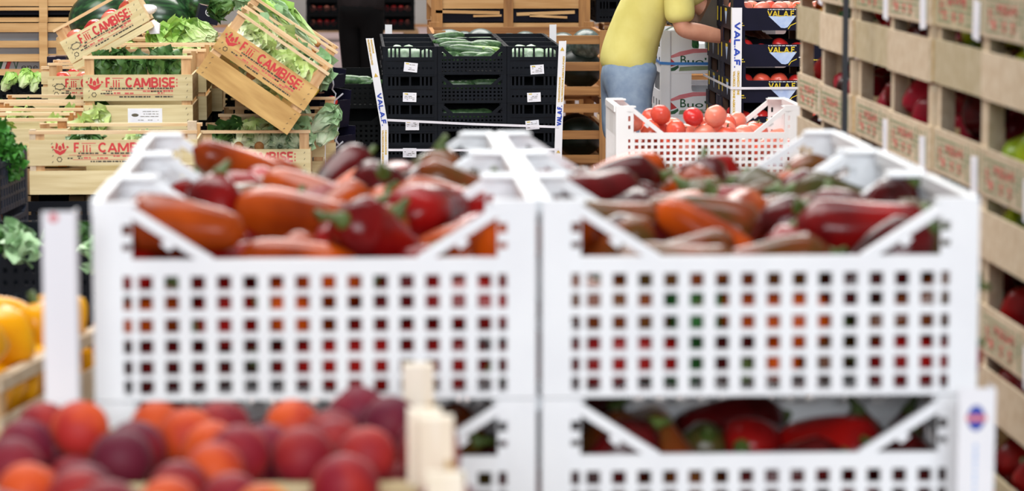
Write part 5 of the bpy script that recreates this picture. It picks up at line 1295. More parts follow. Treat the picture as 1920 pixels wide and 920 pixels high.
# the white label
pa = at(240, 237, Yb_); pb = at(304, 203, Yb_)
lab = MB().box((pa.x - bx_c, -Db / 2 - .0012, pa.z - zb_), (pb.x - bx_c, -Db / 2 - .0002, pb.z - zb_)).build('white_label', M['paper'], fb[0]); lab['label'] = 'white paper label'
m_ = MB(); r_ = random.Random(8); cx_ = pa.x - bx_c
for k in range(3): dashes(m_, cx_ + .045, cx_ + .11, (pb.z - zb_) - .012 - .009 * k, .002, -Db / 2 - .0016, r_, .9)
dashes(m_, cx_ + .01, cx_ + .11, (pa.z - zb_) + .022, .002, -Db / 2 - .0016, r_, .6)
m_.ball((cx_ + .026, -Db / 2 - .0014, (pb.z - zb_) - .024), (.013, .0004, .006), 10, 6)
m_.build('label_print', M['p_grey'], fb[0])
loc = cb.location.copy()
plainb = None
def crate_b(loc, rot, label, print_seed=None):
    root, f = wooden_crate('wooden_crate', Wb, Db, Hb_, [P1, P2], label, rail=.010, post=.034, pm=M['wood'] if print_seed != 33 else M['wood_gold'], group='red-printed lettuce crates')
    if print_seed is not None: cambise_print(f[1], Wb, Db, *P2, print_seed); nails(f[0], Wb, Db, *P1, random.Random(print_seed))
    root.location = loc; root.rotation_euler = rot
    return root
for k in range(3):
    crate_b((loc.x + [.03, .07, .10][k], loc.y + .41 * (k + 1), loc.z + .004 + .004 * k), (0, 0, 0), 'wooden lettuce crate in the row behind the labelled crate, %s' % ['first behind', 'second behind', 'last'][k])
for k in range(4):
    for j in range(2):
        if k:
            o = copy_tree(dk); o.location = (loc.x + [0, .03, .07, .10][k], loc.y + .41 * k, loc.z - (Hb_ + .001) * (j + 1)); o.scale = (Wb / .394, Db / .306, Hb_ / .158)  # black crates used instead of wooden ones to imitate shadow in the hollow
            o['label'] = 'black crate added to darken the hollow underneath the row of lettuce crates'; o['group'] = 'black crates added under the lettuce row'; continue
        crate_b((loc.x + [0, .03, .07, .10][k], loc.y + .41 * k, loc.z - (Hb_ + .001) * (j + 1)), (0, 0, 0), 'wooden crate hidden underneath the row of lettuce crates')
zlow = loc.z - (Hb_ + .001) * 2
pl_ = pallet((loc.x + .05, loc.y + .6, 0), .6, 1.35, 'wooden pallet under the row of lettuce crates'); pl_.scale.z = zlow / .14

# crates right of it: one upright with cut lettuce hearts, others behind
Ye = 10.7
q0 = at(376, 245, Ye)
ze = q0.z - Hb_; xe = q0.x + Wb / 2
crate_b((xe, Ye + Db / 2, ze), (0, 0, 0), 'red-printed crate of cut lettuce heads under the big tilted crate', 5)
crate_b((xe + .045, Ye + Db / 2 + .41, ze + .03), (0, 0, 0), 'wooden crate behind the crate of cut lettuce heads')
crate_b((xe + .085, Ye + Db / 2 + .82, ze + .065), (0, 0, 0), 'wooden crate two behind the crate of cut lettuce heads')
for k in range(3):
    for j in range(2):
        if k:
            o = copy_tree(dk); o.location = (xe + [0, .045, .085][k], Ye + Db / 2 + .41 * k, ze + [0, .03, .065][k] - (Hb_ + .001) * (j + 1)); o.scale = (Wb / .394, Db / .306, Hb_ / .158)  # again black instead of wood, standing in for the shadow down here
            o['label'] = 'black crate added to darken the hollow under the crates of cut lettuce heads'; o['group'] = 'black crates added under the cut lettuce'; continue
        crate_b((xe + [0, .045, .085][k], Ye + Db / 2 + .41 * k, ze + [0, .03, .065][k] - (Hb_ + .001) * (j + 1)), (0, 0, 0), 'wooden crate low under the crates of cut lettuce heads')
pl_ = pallet((xe + .04, Ye + .6, 0), .55, 1.05, 'wooden pallet under the crates of cut lettuce heads'); pl_.scale.z = (ze - (Hb_ + .001) * 2) / .14

# the big tilted crates
Yd = 10.62
th = math.radians(35)
def tilt_place(px, py, Y, th, W, H, D):
    """origin of a crate whose lower left front corner is seen at px, py"""
    c = at(px, py, Y); R = Matrix.Rotation(th, 3, 'Y')
    return c - R @ Vector((-W / 2, -D / 2, 0)), (0, th, 0)
l1, r1 = tilt_place(366, 136, Yd, th, Wb, Hb_, Db)
d1 = crate_b(l1, r1, 'big red-printed crate of lettuce tilted down to the right', 33)
l2, r2 = tilt_place(382, 122, Yd + .405, th, Wb, Hb_, Db); l2.y = Yd + .405 + Db / 2
d2 = crate_b(l2, r2, 'tilted lettuce crate directly behind the big tilted one')
l3, r3 = tilt_place(400, 100, Yd + .81, th * .97, Wb, Hb_, Db)
d3 = crate_b(l3, r3, 'rearmost tilted crate of long romaine lettuce')

# dark crates in the hollow below the tilted crates
for k in range(4):
    o = copy_tree(dk); o.location = (at(440, 200, 11.6).x, 12.05, zc(150, 11.9, 440) - .16 * (k + 1)); o['label'] = 'black crate in the dark hollow under the tilted lettuce crates, %s' % ['topmost', 'second', 'third', 'fourth'][k]; o['group'] = 'black crates in the hollow'

# tilted tomato crate with white paper
Wc, Dc, Hc = .325, .24, .172
cc, fc = wooden_crate('wooden_crate', Wc, Dc, Hc, [(.004, .028), (.032, .122)], 'small red-printed tomato crate tilted up to the right, on the lettuce crates', rail=.009, post=.028)
tc_ = -math.radians(29)
lc, rc = tilt_place(143, 134, 10.98, tc_, Wc, Hc, Dc)
cc.location = lc; cc.rotation_euler = rc; cc['group'] = 'small red-printed tomato crates'
cambise_print(fc[1], Wc, Dc, .032, .122, 6, 'p_red', 'basket')
RC = Matrix.Rotation(tc_, 3, 'Y')
i = 0
for r in range(2):
    for k in range(4):
        rg = random.Random(300 + r * 9 + k)
        w = lc + RC @ Vector((-.115 + .076 * k, -.065 + .075 * r, .012 + .090))
        t = tomato(rg.choice(['tom', 'tom_d', 'tom_p']), 2, w, rg, 'red tomato in the small crate tilted up to the right, %s' % ['low end', 'lower middle', 'upper middle', 'high end'][k], 'tomatoes in the tilted crate', False)
def crumple(name, c, r, seed, label, sq=(1, .8, .7)):
    rng_ = random.Random(seed); ks = [(Vector((rng_.gauss(0, 1), rng_.gauss(0, 1), rng_.gauss(0, 1))).normalized(), rng_.uniform(-.28, .3), rng_.uniform(3, 8)) for _ in range(14)]
    def fn(th_, ph_):
        d = Vector((math.sin(ph_) * math.cos(th_), math.sin(ph_) * math.sin(th_), math.cos(ph_)))
        return 1 + sum(a * abs(d.dot(n)) ** p for n, a, p in ks) * .5
    mb = MB().ball((0, 0, 0), (r * sq[0], r * sq[1], r * sq[2]), 18, 11, fn); mb.sm = [False] * len(mb.sm)
    o = mb.build(name, M['paper']); o.location = c; return tag(o, label, 'paper')
crumple('crumpled_paper', at(276, 18, 11.12), .036, 3, 'white crumpled paper at the high end of the tilted tomato crate', (1, .8, .55))
pp = MB().add([(0, 0, 0), (.028, -.003, .002), (.03, .0, .034), (.012, .004, .048), (-.014, .002, .036), (0, .012, 0), (.03, .012, .0), (.032, .012, .034), (.012, .014, .048), (-.014, .012, .036)], [(0, 1, 2, 3, 4), (9, 8, 7, 6, 5), (0, 5, 6, 1), (1, 6, 7, 2), (2, 7, 8, 3), (3, 8, 9, 4), (4, 9, 5, 0)])
o = pp.build('folded_paper', M['paper']); o.location = at(281, 64, 11.05); tag(o, 'folded white paper hanging below the crumpled one on the tilted tomato crate', 'paper')
o.scale = (1.2, 1, 1.1)

# low tomato crate at the left
cf = place(cc, (0, 0, 0), (0, 0, 0), 'small red-printed tomato crate standing level left of the labelled crate', 'small red-printed tomato crates')
qf = at(90, 187, 11.5)
fz = qf.z - .032
cf.location = (qf.x + Wc / 2, 11.5 + Dc / 2, fz)
for r in range(1):
    for k in range(4):
        rg = random.Random(330 + k)
        tomato(rg.choice(['tom', 'tom_p']), 0, (qf.x + .05 + .075 * k, 11.58, fz + .10), rg, 'red tomato in the level crate left of the labelled crate, %s' % ['leftmost', 'second from left', 'third from left', 'rightmost'][k], 'tomatoes in the level small crate', False)
cf2, _ = wooden_crate('wooden_crate', .3, .24, .13, [(.004, .05), (.06, .11)], 'wooden crate of red fruit just behind the level tomato crate', rail=.01)
cf2.location = (at(152, 130, 11.9).x, 11.95, zc(124, 11.85, 120) - .13)
for k in range(4):
    rg = random.Random(360 + k)
    tomato('tom_d', 1, (cf2.location.x - .10 + .068 * k, 11.90, cf2.location.z + .085), rg, 'deep red tomato in the crate behind the level tomato crate, %s' % ['leftmost', 'second from left', 'third from left', 'rightmost'][k], 'tomatoes in the crate behind', False)
# two shallow crates of greens with plain rails
Wg = at(157, 200, 10.62).x - at(-10, 200, 10.62).x
g1, _ = wooden_crate('wooden_crate', Wg, .30, .17, [(.01, .07), (.085, .135)], 'plain shallow crate of greens left of the labelled crate, the farther one', rail=.010, rm=M['wood_r'], pz=M['cut'])
g1.location = (at(-10, 203, 10.62).x + Wg / 2, 10.62 + .15, zc(203, 10.62, 80) - .17); g1['group'] = 'plain shallow crates of greens'
g2 = place(g1, (at(127, 222, 10.24).x - Wg / 2, 10.24 + .15, zc(222, 10.24, 80) - .17), (0, 0, 0), 'plain shallow crate of greens at the left edge, the nearer one', 'plain shallow crates of greens')
g3 = place(g1, (at(157, 187, 11.0).x - Wg / 2, 11.0 + .15, zc(187, 11.0, 80) - .17), (0, 0, 0), 'plain shallow crate at the left edge, the farthest of the three', 'plain shallow crates of greens')
# black support stacks under the left greens
for (gx, gy, gz, nm) in ((g1.location.x, 10.77, g1.location.z, 'middle'), (g2.location.x, 10.39, g2.location.z, 'near'), (g3.location.x, 11.15, g3.location.z, 'far')):
    o = pallet((gx, gy, 0), .52, .25, 'wooden pallet stack under the %s plain crate of greens' % nm); o.scale.z = (gz - .002) / .14
o = pallet((qf.x + Wc / 2, 11.62, 0), .4, .19, 'wooden pallet stack under the level tomato crate'); o.scale.z = (fz - .002) / .14

# black crates with lettuce behind them
for i, (px, py, rz, ry, lb) in enumerate([(22, 155, .0, .05, 'black crate of lettuce at the left edge before the slatted bin'), (66, 160, .25, -.08, 'small black crate of lettuce tilted against the slatted bin post')]):
    o = place(dk, (0, 0, 0), (0, ry, rz), lb, 'black lettuce crates at the left edge'); q = at(px, py, 12.3)
    o.location = (q.x - (.06 if i == 0 else 0), 12.45, q.z - .13)
    o.scale = (1 if i == 0 else .62, 1, .9)
cl = mat('navy_box_print', '#e6e6ea', '#d8d8de', 0.6)
def round_mark(parent, c, r, rotm=None):
    mb = MB(); n = 20
    for k in range(n):
        a = 2 * math.pi * k / n; b = 2 * math.pi * (k + .9) / n
        mb.bar((c[0] + r * math.cos(a), c[2] + r * math.sin(a)), (c[0] + r * math.cos(b), c[2] + r * math.sin(b)), r * .2, c[1] - .0008, c[1])
    mb.bar((c[0] - r * .55, c[2] - r * .3), (c[0] - r * .1, c[2] + r * .4), r * .28, c[1] - .0008, c[1]); mb.bar((c[0] - r * .05, c[2] - r * .35), (c[0] + r * .2, c[2] + r * .4), r * .28, c[1] - .0008, c[1]); mb.bar((c[0] + r * .3, c[2] - r * .3), (c[0] + r * .6, c[2] + r * .3), r * .28, c[1] - .0008, c[1])
    mb.build('round_emblem', cl, parent)
def navy_box(px, py, Y, W, H, D, ry, rz, label, mark=None, tape=None, open_top=True):
    root = empty('carton', label=label, cat='carton', group='small navy cartons')
    MB().box((-W / 2, -D / 2, 0), (W / 2, -D / 2 + .004, H)).build('front_panel', M['card_n'], root)
    MB().box((-W / 2, D / 2 - .004, 0), (W / 2, D / 2, H)).build('back_panel', M['card_n'], root)
    for s in (-1, 1):
        xa, xb = s * W / 2, s * (W / 2 - .004)
        MB().box((min(xa, xb), -D / 2 + .004, 0), (max(xa, xb), D / 2 - .004, H)).build('side_panel', M['card_n'], root)
    MB().box((-W / 2 + .004, -D / 2 + .004, .001), (W / 2 - .004, D / 2 - .004, .005)).build('base_panel', M['card_in'], root)
    MB().box((-W / 2 + .004, -D / 2 + .005, H - .003), (-W / 2 + .03, D / 2 - .005, H)).build('top_flap', M['card_in'], root)
    MB().box((-W / 2 + .03, D / 2 - .05, H - .002), (W / 2 - .004, D / 2 - .005, H + .001)).build('top_flap', M['card_in'], root)
    if mark: round_mark(root, (mark[0], -D / 2, mark[1]), mark[2])
    if tape is not None: MB().box((tape - .004, -D / 2 - .0015, 0), (tape + .004, -D / 2, H)).build('yellow_tape', M['p_yel'], root)
    root.location = at(px, py, Y); root.rotation_euler = (0, ry, rz); return root
navy_box(109, 137, 12.0, .075, .068, .12, 0, 0, 'small navy carton with a round white mark left of the tilted tomato crate', (.008, .045, .013))
navy_box(386, 42, 12.25, .085, .068, .16, math.radians(14), .1, 'navy carton with a round white mark tilted behind the leafy lettuce', (.0, .045, .015))
navy_box(331, 62, 12.15, .10, .030, .12, math.radians(-3), 0, 'low black carton with yellow tape in front of the watermelons', None, -.012)

# ------------------------------------------------------------------ left: lettuce
def head(seed, loc, rot, L, Rr, m, label, group, **kw):
    o = lettuce('lettuce', seed, L, Rr, M[m], label, **kw); o['group'] = group; o.location = loc; o.rotation_euler = rot; return o
R1 = Matrix.Rotation(th, 3, 'Y')
def in_crate(l, p): return l + R1 @ Vector(p)
yaw_back = Vector((0, 1, 0))
def lay(l, p, d, R=R1):
    """position and rotation of a head lying along direction d (in crate space)"""
    return l + R @ Vector(p), (R @ Vector(d)).to_track_quat('X', 'Z').to_euler()
# big tilted crate: heads lying with cut ends to the camera
for s, p, d, lb in [(1, (-.07, -.17, .175), (0.05, 1, -.05), 'pale lettuce head with a cut stump at the upper left of the big tilted crate'), (2, (.12, -.17, .17), (-.1, 1, -.05), 'pale lettuce head with a cut stump at the lower right of the big tilted crate'),
                    (3, (.02, -.13, .165), (.3, .8, .05), 'yellow green lettuce head in the middle of the big tilted crate'), (4, (-.14, -.12, .18), (.2, .8, .1), 'green lettuce head in the upper corner of the big tilted crate'), (18, (-.03, -.14, .10), (.3, 1, .0), 'lettuce head low in the big tilted crate, behind the gap between its boards')]:
    a_, r_ = lay(l1, p, d); head(10 + s, a_, r_, .19, .05, 'leaf', lb, 'lettuce in the big tilted crate', spread=.36, curl=1.1)
for s in range(4):
    a_, r_ = lay(l2, (-.13 + .09 * s, -.13, .185 + .01 * (s % 2)), (.15, .8, .08)); head(20 + s, a_, r_, .19, .05, ['leaf_g', 'leaf', 'leaf_g', 'leaf_g'][s], 'green lettuce head in the crate behind the big tilted one, %s' % ['highest', 'second highest', 'second lowest', 'lowest'][s], 'lettuce in the second tilted crate', spread=.38, curl=.9)
for s in range(6):
    a_, r_ = lay(l3, (-.02 + .07 * (s % 3), -.14 + .10 * (s // 3), .215 + .03 * (s // 3)), (-.95, .15, .10), Matrix.Rotation(th * .97, 3, 'Y'))
    head(30 + s, a_, r_, .26, .042, 'leaf_b' if s % 2 else 'leaf_g', 'long bright romaine lettuce in the rearmost tilted crate, %s' % ['near row, upper', 'near row, middle', 'near row, lower', 'far row, upper', 'far row, middle', 'far row, lower'][s], 'romaine in the rearmost tilted crate', spread=.16, curl=.35, wd=.34, n=12)
# lettuce between the tilted crates and at the top of the picture
for s, (px, py, Y, L, m, lb) in enumerate([(440, 6, 11.3, .12, 'leaf_d', 'dark green leafy lettuce above the upper end of the big tilted crate'), (585, 55, 11.75, .2, 'leaf_b', 'bright romaine lettuce leaning at the right end of the tilted crates')]):
    head(45 + s, at(px, py, Y), (0, .3 + .5 * s, 2.6 if s == 0 else 2.9), L, .04, m, lb, 'lettuce by the tilted crates', spread=.5 if s == 0 else .2, n=12, butt=False, wd=.6 if s == 0 else .35, ruffle=.25)
# labelled crate: dark greens inside, pale leaves on top
for s in range(5):
    head(50 + s, (loc.x - .13 + .065 * s, Yb_ + .07, zb_ + .155 + .012 * (s % 2)), (0, -1.2, 1.4 + .3 * (s % 3)), .13, .045, 'leaf_d', 'dark green lettuce in the labelled upright crate, %s' % ['leftmost', 'second from left', 'middle', 'second from right', 'rightmost'][s], 'dark lettuce in the labelled crate', spread=.7, n=12, butt=False, ruffle=.25)
for j in range(3):
    for s in range(5):
        rg = random.Random(j * 10 + s)
        head(60 + j * 7 + s, (loc.x + [.03, .07, .10][j] - .14 + .07 * s, loc.y + .41 * (j + 1) - .06, loc.z + Hb_ - .085 + rg.uniform(-.01, .01)), (0, -1.0 + rg.uniform(-.3, .3), rg.uniform(0, 6)), .105, .045, ['leaf', 'leaf', 'leaf_g'][rg.randrange(3)] if not (j == 0 and s == 2) else 'leaf_d',
             'pale lettuce in the %s crate behind the labelled one, %s' % (['first', 'second', 'third'][j], ['leftmost', 'second from left', 'middle', 'second from right', 'rightmost'][s]) if not (j == 0 and s == 2) else 'dark brown green lettuce in the middle of the first crate behind the labelled one', 'lettuce in the row behind the labelled crate', spread=.7, n=12, butt=False)
for s, (px, py, Y) in enumerate([(352, 76, 11.9), (388, 74, 11.8), (408, 66, 11.95), (376, 68, 12.0)]):
    head(90 + s, at(px, py, Y), (0, -.10, 2.9 - .12 * s), .17, .035, 'leaf_b', 'big bright leaf lettuce behind the tilted crate edge, %s' % ['lowest left', 'lower right', 'upper right', 'topmost'][s], 'bright leaf lettuce', spread=.34, n=14, butt=False, ruffle=.22, curl=.6)
# crate of cut heads under the tilted one
for s in range(5):
    head(100 + s, (xe - .14 + .075 * s, Ye + .06, ze + .205), (0, -.12, 1.5 + .12 * (s - 2)), .2, .05, ['leaf_d', 'leaf', 'leaf', 'leaf_g', 'leaf_g'][s], 'lettuce head in the crate under the big tilted one, %s' % ['leftmost', 'second from left', 'middle', 'second from right', 'rightmost'][s], 'cut lettuce under the tilted crate', spread=.45, curl=1.0, butt=s in (1, 2))
for s in range(4):
    head(110 + s, (xe + .19 + .035 * (s % 2), Ye + .3 + .25 * (s // 2), ze + .24 - .05 * (s % 2)), (0, -.6, .3 + s), .14, .04, 'leaf_g', 'grey green lettuce spilling over the right end of the crates, %s' % ['near upper', 'near lower', 'far upper', 'far lower'][s], 'lettuce at the right end', spread=.6, n=12, butt=False)
# near crate
for s in range(6):
    head(120 + s, (ca.location.x - Wa / 2 + .11 + .065 * s, Ya + .10, za + Ha - .072), (0, -.1, 1.6 + .5 * (s % 3 - 1)), .14, .035, ['leaf_d', 'leaf_g', 'leaf_d', 'leaf', 'leaf_g', 'leaf_d'][s], 'leafy green in the near long low crate, %s' % ['leftmost', 'second from left', 'third from left', 'third from right', 'second from right', 'rightmost'][s], 'greens in the near long crate', spread=.36, n=12, butt=False)
# greens in the plain crates
for (g, nm, m) in ((g1, 'farther', 'leaf'), (g2, 'nearer', 'leaf'), (g3, 'farthest', 'leaf_d')):
    for s in range(4):
        head(140 + s, (g.location.x - .2 + .14 * s, g.location.y - .03, g.location.z + .105), (0, -.1, 2.9 if s % 2 else .2), .17, .04, m, '%s lettuce lying in the %s plain crate at the left, %s' % ('dark green' if m == 'leaf_d' else 'pale', nm, ['leftmost', 'second from left', 'second from right', 'rightmost'][s]), 'lettuce in the plain crates', spread=.35, n=12, butt=False, wd=.45)
for s, (px, py) in enumerate([(4, 172), (38, 166), (60, 175)]):
    head(150 + s, at(px, py, 12.3), (0, -1.0, .5 * s), .09, .035, 'leaf_b', 'bright lettuce in the black crates before the slatted bin, %s' % ['left', 'middle', 'right'][s], 'lettuce in the black left crates', n=12, butt=False, spread=.7)

# ------------------------------------------------------------------ left: near black crates with parsley and greens
nk = plastic_crate('black_plastic_crate', M['navycrate'], .40, .60, .172, .150, simple_rows(.012, .140, 4, .72), 10, 15, .74, .018, .01, .02, .007, 'dark blue grid crate of parsley at the left edge', 'crate')
q = at(27, 282, 8.9)
ctr = Vector((q.x - .30, 8.9, zc(281, 8.9, 20) - .172))
nk.location = ctr; nk.rotation_euler.z = -math.radians(6) + math.pi / 2; nk['group'] = 'dark grid crates at the left'
for k in range(3):
    o = place(nk, ctr - Vector((0, 0, .174 * (k + 1))), tuple(nk.rotation_euler), 'dark grid crate under the parsley crate', 'dark grid crates at the left')
pallet((ctr.x, ctr.y, ctr.z - .174 * 3 - .141), .72, .33, 'wooden pallet under the parsley crates')
rg = random.Random(9)
for s, (px, py, lb) in enumerate([(-24, 292, 'bunch of dark green parsley piled at the left edge, lower'), (2, 296, 'bunch of dark green parsley beside the crate rim'), (-26, 262, 'bunch of dark green parsley piled at the left edge, upper')]):
    mb = MB(); col = []
    for k in range(150):
        v = Vector((rg.gauss(0, 1), rg.gauss(0, 1), rg.gauss(0, 1))).normalized()
        leaf(mb, col, v * .055 * rg.uniform(.6, 1), v + Vector((0, 0, .25)), v.cross(Vector((rg.gauss(0, 1), rg.gauss(0, 1), rg.gauss(0, 1)))), .034, .030, .5, rg, .3, 4, 4)
    root = empty('parsley_bunch', at(px, py, 8.85), label=lb, cat='parsley', group='parsley bunches')
    o = mb.build('leaves', M['parsley'], root); set_pigment(o.data, [c * .4 for c in col])
    MB().tube([(0, 0, -.05), (.01, .02, -.08), (.015, .04, -.11)], [.016, .014, .015], 8).build('stalks', M['leaf_g'], root)
# greens crates in front of the parsley
gk = plastic_crate('black_plastic_crate', M['black'], .40, .58, .17, .155, simple_rows(.012, .13, 4, .4), 14, 18, .4, .02, .01, .02, .007, 'x', 'crate', True)
Yg = 7.0; zg = zc(463, Yg, 60)
xg = at(82, 463, Yg).x
n_ = 0
for c in range(2):
    for k in range(4):
        o = gk if n_ == 0 else copy_tree(gk); n_ += 1
        o.location = (xg - .2 + .402 * c - .0, Yg + .29, zg - .17 - .1715 * k)
        o['label'] = ('black crate of pale greens at the left, %s white edge protector' % ['left of the', 'right of the'][c]) if k == 0 else 'black crate in the stack under the pale greens, %s' % ['', 'second from top', 'third from top', 'lowest'][k]
        o['group'] = 'black crates of pale greens'
zz = zg - .17 - .1715 * 3
o = pallet((xg, Yg + .29, zz - .141), .98, .49, 'wooden pallet under the black crates of pale greens')
for c in range(2):
    for s in range(9):
        rg = random.Random(170 + c * 20 + s)
        head(170 + c * 20 + s, (xg - .2 + .402 * c - .12 + .12 * (s % 3) + rg.uniform(-.02, .02), Yg + .09 + .19 * (s // 3), zg - .045), (0, -.35 + rg.uniform(-.2, .2), rg.uniform(0, 6)), .14, .035, ['leaf_g', 'leaf_d', 'leaf_g', 'leaf_d', 'leaf_g'][s % 5],
             'pale green chicory in the %s black crate at the left, %s %s' % (['left', 'right'][c], ['near', 'centre', 'far'][s // 3], ['left', 'middle', 'right'][s % 3]), 'greens in the black crates at the left', spread=.45, n=12, wd=.5)
# dark crates behind, carrying the near long crate
for c in range(2):
    for k in range(4):
        o = copy_tree(gk); o.location = (ca.location.x - .17 + .402 * c, Ya + .25, za - .003 - .17 - .1715 * k); o.scale = (1, .9, 1)
        o['label'] = 'black crate under the near long lettuce crate, %s of two' % ['left', 'right'][c] if k == 0 else 'black crate low under the near long lettuce crate'; o['group'] = 'black crates under the long lettuce crate'
o = pallet((ca.location.x, Ya + .25, 0), .98, .44, 'wooden pallet under the near long lettuce crate'); o.scale.z = max(.1, (za - .003 - .17 - .1715 * 3) / .14 * .99)
# ------------------------------------------------------------------ right: navy cartons of tomatoes
Yv = 12.0
CW, CD, CH = .388, .45, .1452
vx = at(1376, 100, Yv).x + CW / 2
vz0 = zc(57, Yv, 1470)
ct, f_, s1, s2 = carton('carton', CW, CD, CH, 'x', .62)
valaf_print(f_, CW, CH, .62)
for s in (s1, s2):
    hh = CH * .62; sd = CD - .008
    MB().prism([(sd * .40, hh * .78), (sd * .48, hh * .2), (sd * .56, hh * .78)], -.0006, 0).build('triangle_emblem', M['p_pale'], s)
    m_ = MB(); r_ = random.Random(2); m_.box((sd * .41, -.0012, hh * .78), (sd * .55, -.0006, hh * .92)); m_.box((sd * .08, -.0008, hh * .25), (sd * .13, 0, hh * .9)); m_.box((sd * .86, -.0008, hh * .25), (sd * .91, 0, hh * .9)); m_.build('yellow_print', M['p_yel'], s)
NV = 7
for r in range(2):
    for k in range(NV):
        o = ct if (r == 0 and k == 0) else copy_tree(ct)
        o.location = (vx + (.004 * ((k * 7) % 3 - 1)), Yv + CD / 2 + (CD + .012) * r, vz0 - (CH + .0006) * k)
        kw = ['topmost', 'second from top', 'third from top', 'fourth from top', 'fifth from top', 'sixth from top', 'lowest'][k]
        o['label'] = ('navy carton of tomatoes with yellow lettering, front stack, %s' if r == 0 else 'navy carton of tomatoes in the stack behind the lettered front stack, %s') % kw
        o['group'] = 'navy tomato cartons'
zz = vz0 - (CH + .0006) * (NV - 1)
o = pallet((vx, Yv + CD + .006, 0), .52, .78, 'wooden pallet under the navy tomato cartons'); o.scale.z = (zz - .001) / .14
for r in range(2):
    for k in range(5):
        # front row of fruit, seen through the front window and the side window
        pos = [(-.145 + .0725 * j, -.17 + .004 * (j % 2)) for j in range(5)] if r == 0 else []
        pos += [(-.148, -.10), (-.148, -.025), (-.148, .05)]
        if r == 0 and k == 0: pos += [(-.11 + .0725 * j, -.10) for j in range(4)]
        for j, (x, y) in enumerate(pos):
            rg = random.Random(900 + r * 200 + k * 20 + j)
            if k > 1 and rg.random() < .2: continue
            h = .008 + .030 + (.042 if (k == 0 or rg.random() < .7) else .02)
            kk = rg.choice(['tom', 'tom_p', 'tom_p']) if (k == 0 and r == 0) else rg.choice(['tom_d', 'tom_d', 'tom'])  # paler skins imitate brighter light on the open top carton, deeper ones shade
            t = tomato(kk, rg.randrange(3), (vx + x + rg.uniform(-.004, .004), Yv + CD / 2 + (CD + .012) * r + y, vz0 - (CH + .0006) * k + h), rg,
                       '%s tomato in the %s navy carton of the %s stack' % (TW[kk], ['topmost', 'second', 'third', 'fourth', 'fifth'][k], ['front', 'rear'][r]), 'tomatoes in the navy cartons', rg.random() < .4)
# tilted empty carton held above the rear stack
tk, _, _, _ = carton('carton', .30, .40, .10, 'dark brown carton held tilted above the rear navy stack', .8, m=M['card_d'])
tk.location = at(1336, 8, 12.75); tk.rotation_euler = (.1, math.radians(-62), .12)
# white printed edge protector
w_ = .040
a_ = at(1376, 15, Yv - .03)
vp = angle_post('edge_protector', a_.z - .16, 'white edge protector with blue lettering at the corner of the navy cartons', w=w_, d=.035, rot=0)
vp.location = (a_.x - .0035, Yv - .006, .16)
def vz(py): return zc(py, Yv - .01, 1384) - .16
block('lettering', 'VAL.A.F.', vz(41) - vz(128), w_ * .58, M['p_blue'], vp, (w_ * .24, -.0003, vz(41)), (0, math.pi / 2, 0), heavy=.3)
text('small_lettering', 'VALORIZZAZIONE AGRICOLA FONDI', vz(133) - vz(236), w_ * .25, M['p_gold'], vp, (w_ * .12, -.0008, vz(133)), (0, math.pi / 2, 0), weight=.055)
text('small_lettering', 'ORGANIZZAZIONE', vz(133) - vz(178), w_ * .25, M['p_gold'], vp, (w_ * .55, -.0008, vz(133)), (0, math.pi / 2, 0), weight=.055)
xL = vx - CW / 2 - .012; xR = vx + CW / 2 + .010
for py0, lb in ((165, 'upper'), (236, 'lower')):
    z_ = zc(py0, Yv, 1450)
    strap('packing_strap', [(xR, Yv + .95, z_), (xR, Yv - .003, z_), (xL + .05, Yv - .010, z_), (xL, Yv - .008, z_ + .001), (xL, Yv + .95, z_)], .010, .0012, M['strap'], '%s white packing strap around the navy tomato cartons' % lb)

# ------------------------------------------------------------------ right: white watermelon cartons
Yw = 13.05
wxl = at(1241, 100, Yw).x; W_ = .50; D_ = .42; Hw = zc(57, Yw, 1280) - zc(138, Yw, 1280)
wz0 = zc(138, Yw, 1280)
def buon_print(f):
    h = Hw * .58; y = -.0008
    px_ = lambda p: (at(p, 100, Yw).x - wxl)
    m_ = MB().prism([(px_(1258), h * .72), (px_(1275), h * .88), (px_(1300), h * 1.0 - .001), (px_(1345), h - .001), (px_(1345), h * .86), (px_(1300), h * .82), (px_(1258), h * .62)], -.0006, 0); m_.build('pink_swash', M['p_pink'], f)
    MB().prism([(px_(1258), h * .28), (px_(1270), h * .36), (px_(1258), h * .60)], -.0006, 0).build('melon_slice', M['p_red'], f)
    MB().prism([(px_(1258), h * .10), (px_(1266), h * .12), (px_(1273), h * .24), (px_(1272), h * .34), (px_(1264), h * .26), (px_(1258), h * .22)], -.0006, 0).build('melon_rind', M['p_dgreen'], f)
    MB().prism([(px_(1273), h * .10), (px_(1345), h * .16), (px_(1345), h * .30), (px_(1300), h * .30), (px_(1275), h * .26)], -.0006, 0).build('green_field', M['p_green'], f)
    text('lettering', 'B', px_(1287) - px_(1276), h * .34, M['p_dgreen'], f, (px_(1276), y, h * .38), weight=.01)
    text('lettering', "uo'n", px_(1340) - px_(1289), h * .26, M['p_dgreen'], f, (px_(1289), y, h * .37), weight=.01)
wct, f_, s1, s2 = carton('carton', W_, D_, Hw, 'x', .58, full_left=at(1297, 100, Yw).x - wxl, m=M['card_w'], inner=M['card_w'])
buon_print(f_)
for s in (s1, s2):
    m_ = MB()
    for x in (.06, .18, .30): m_.prism([(x, Hw * .2), (x + .03, Hw * .2), (x + .03, Hw * .36), (x, Hw * .36)], -.0006, 0)  # flat dark patches imitate the shaded insides of grip holes
    m_.build('grip_hole_patch', M['card_n'], s)
NW = 5
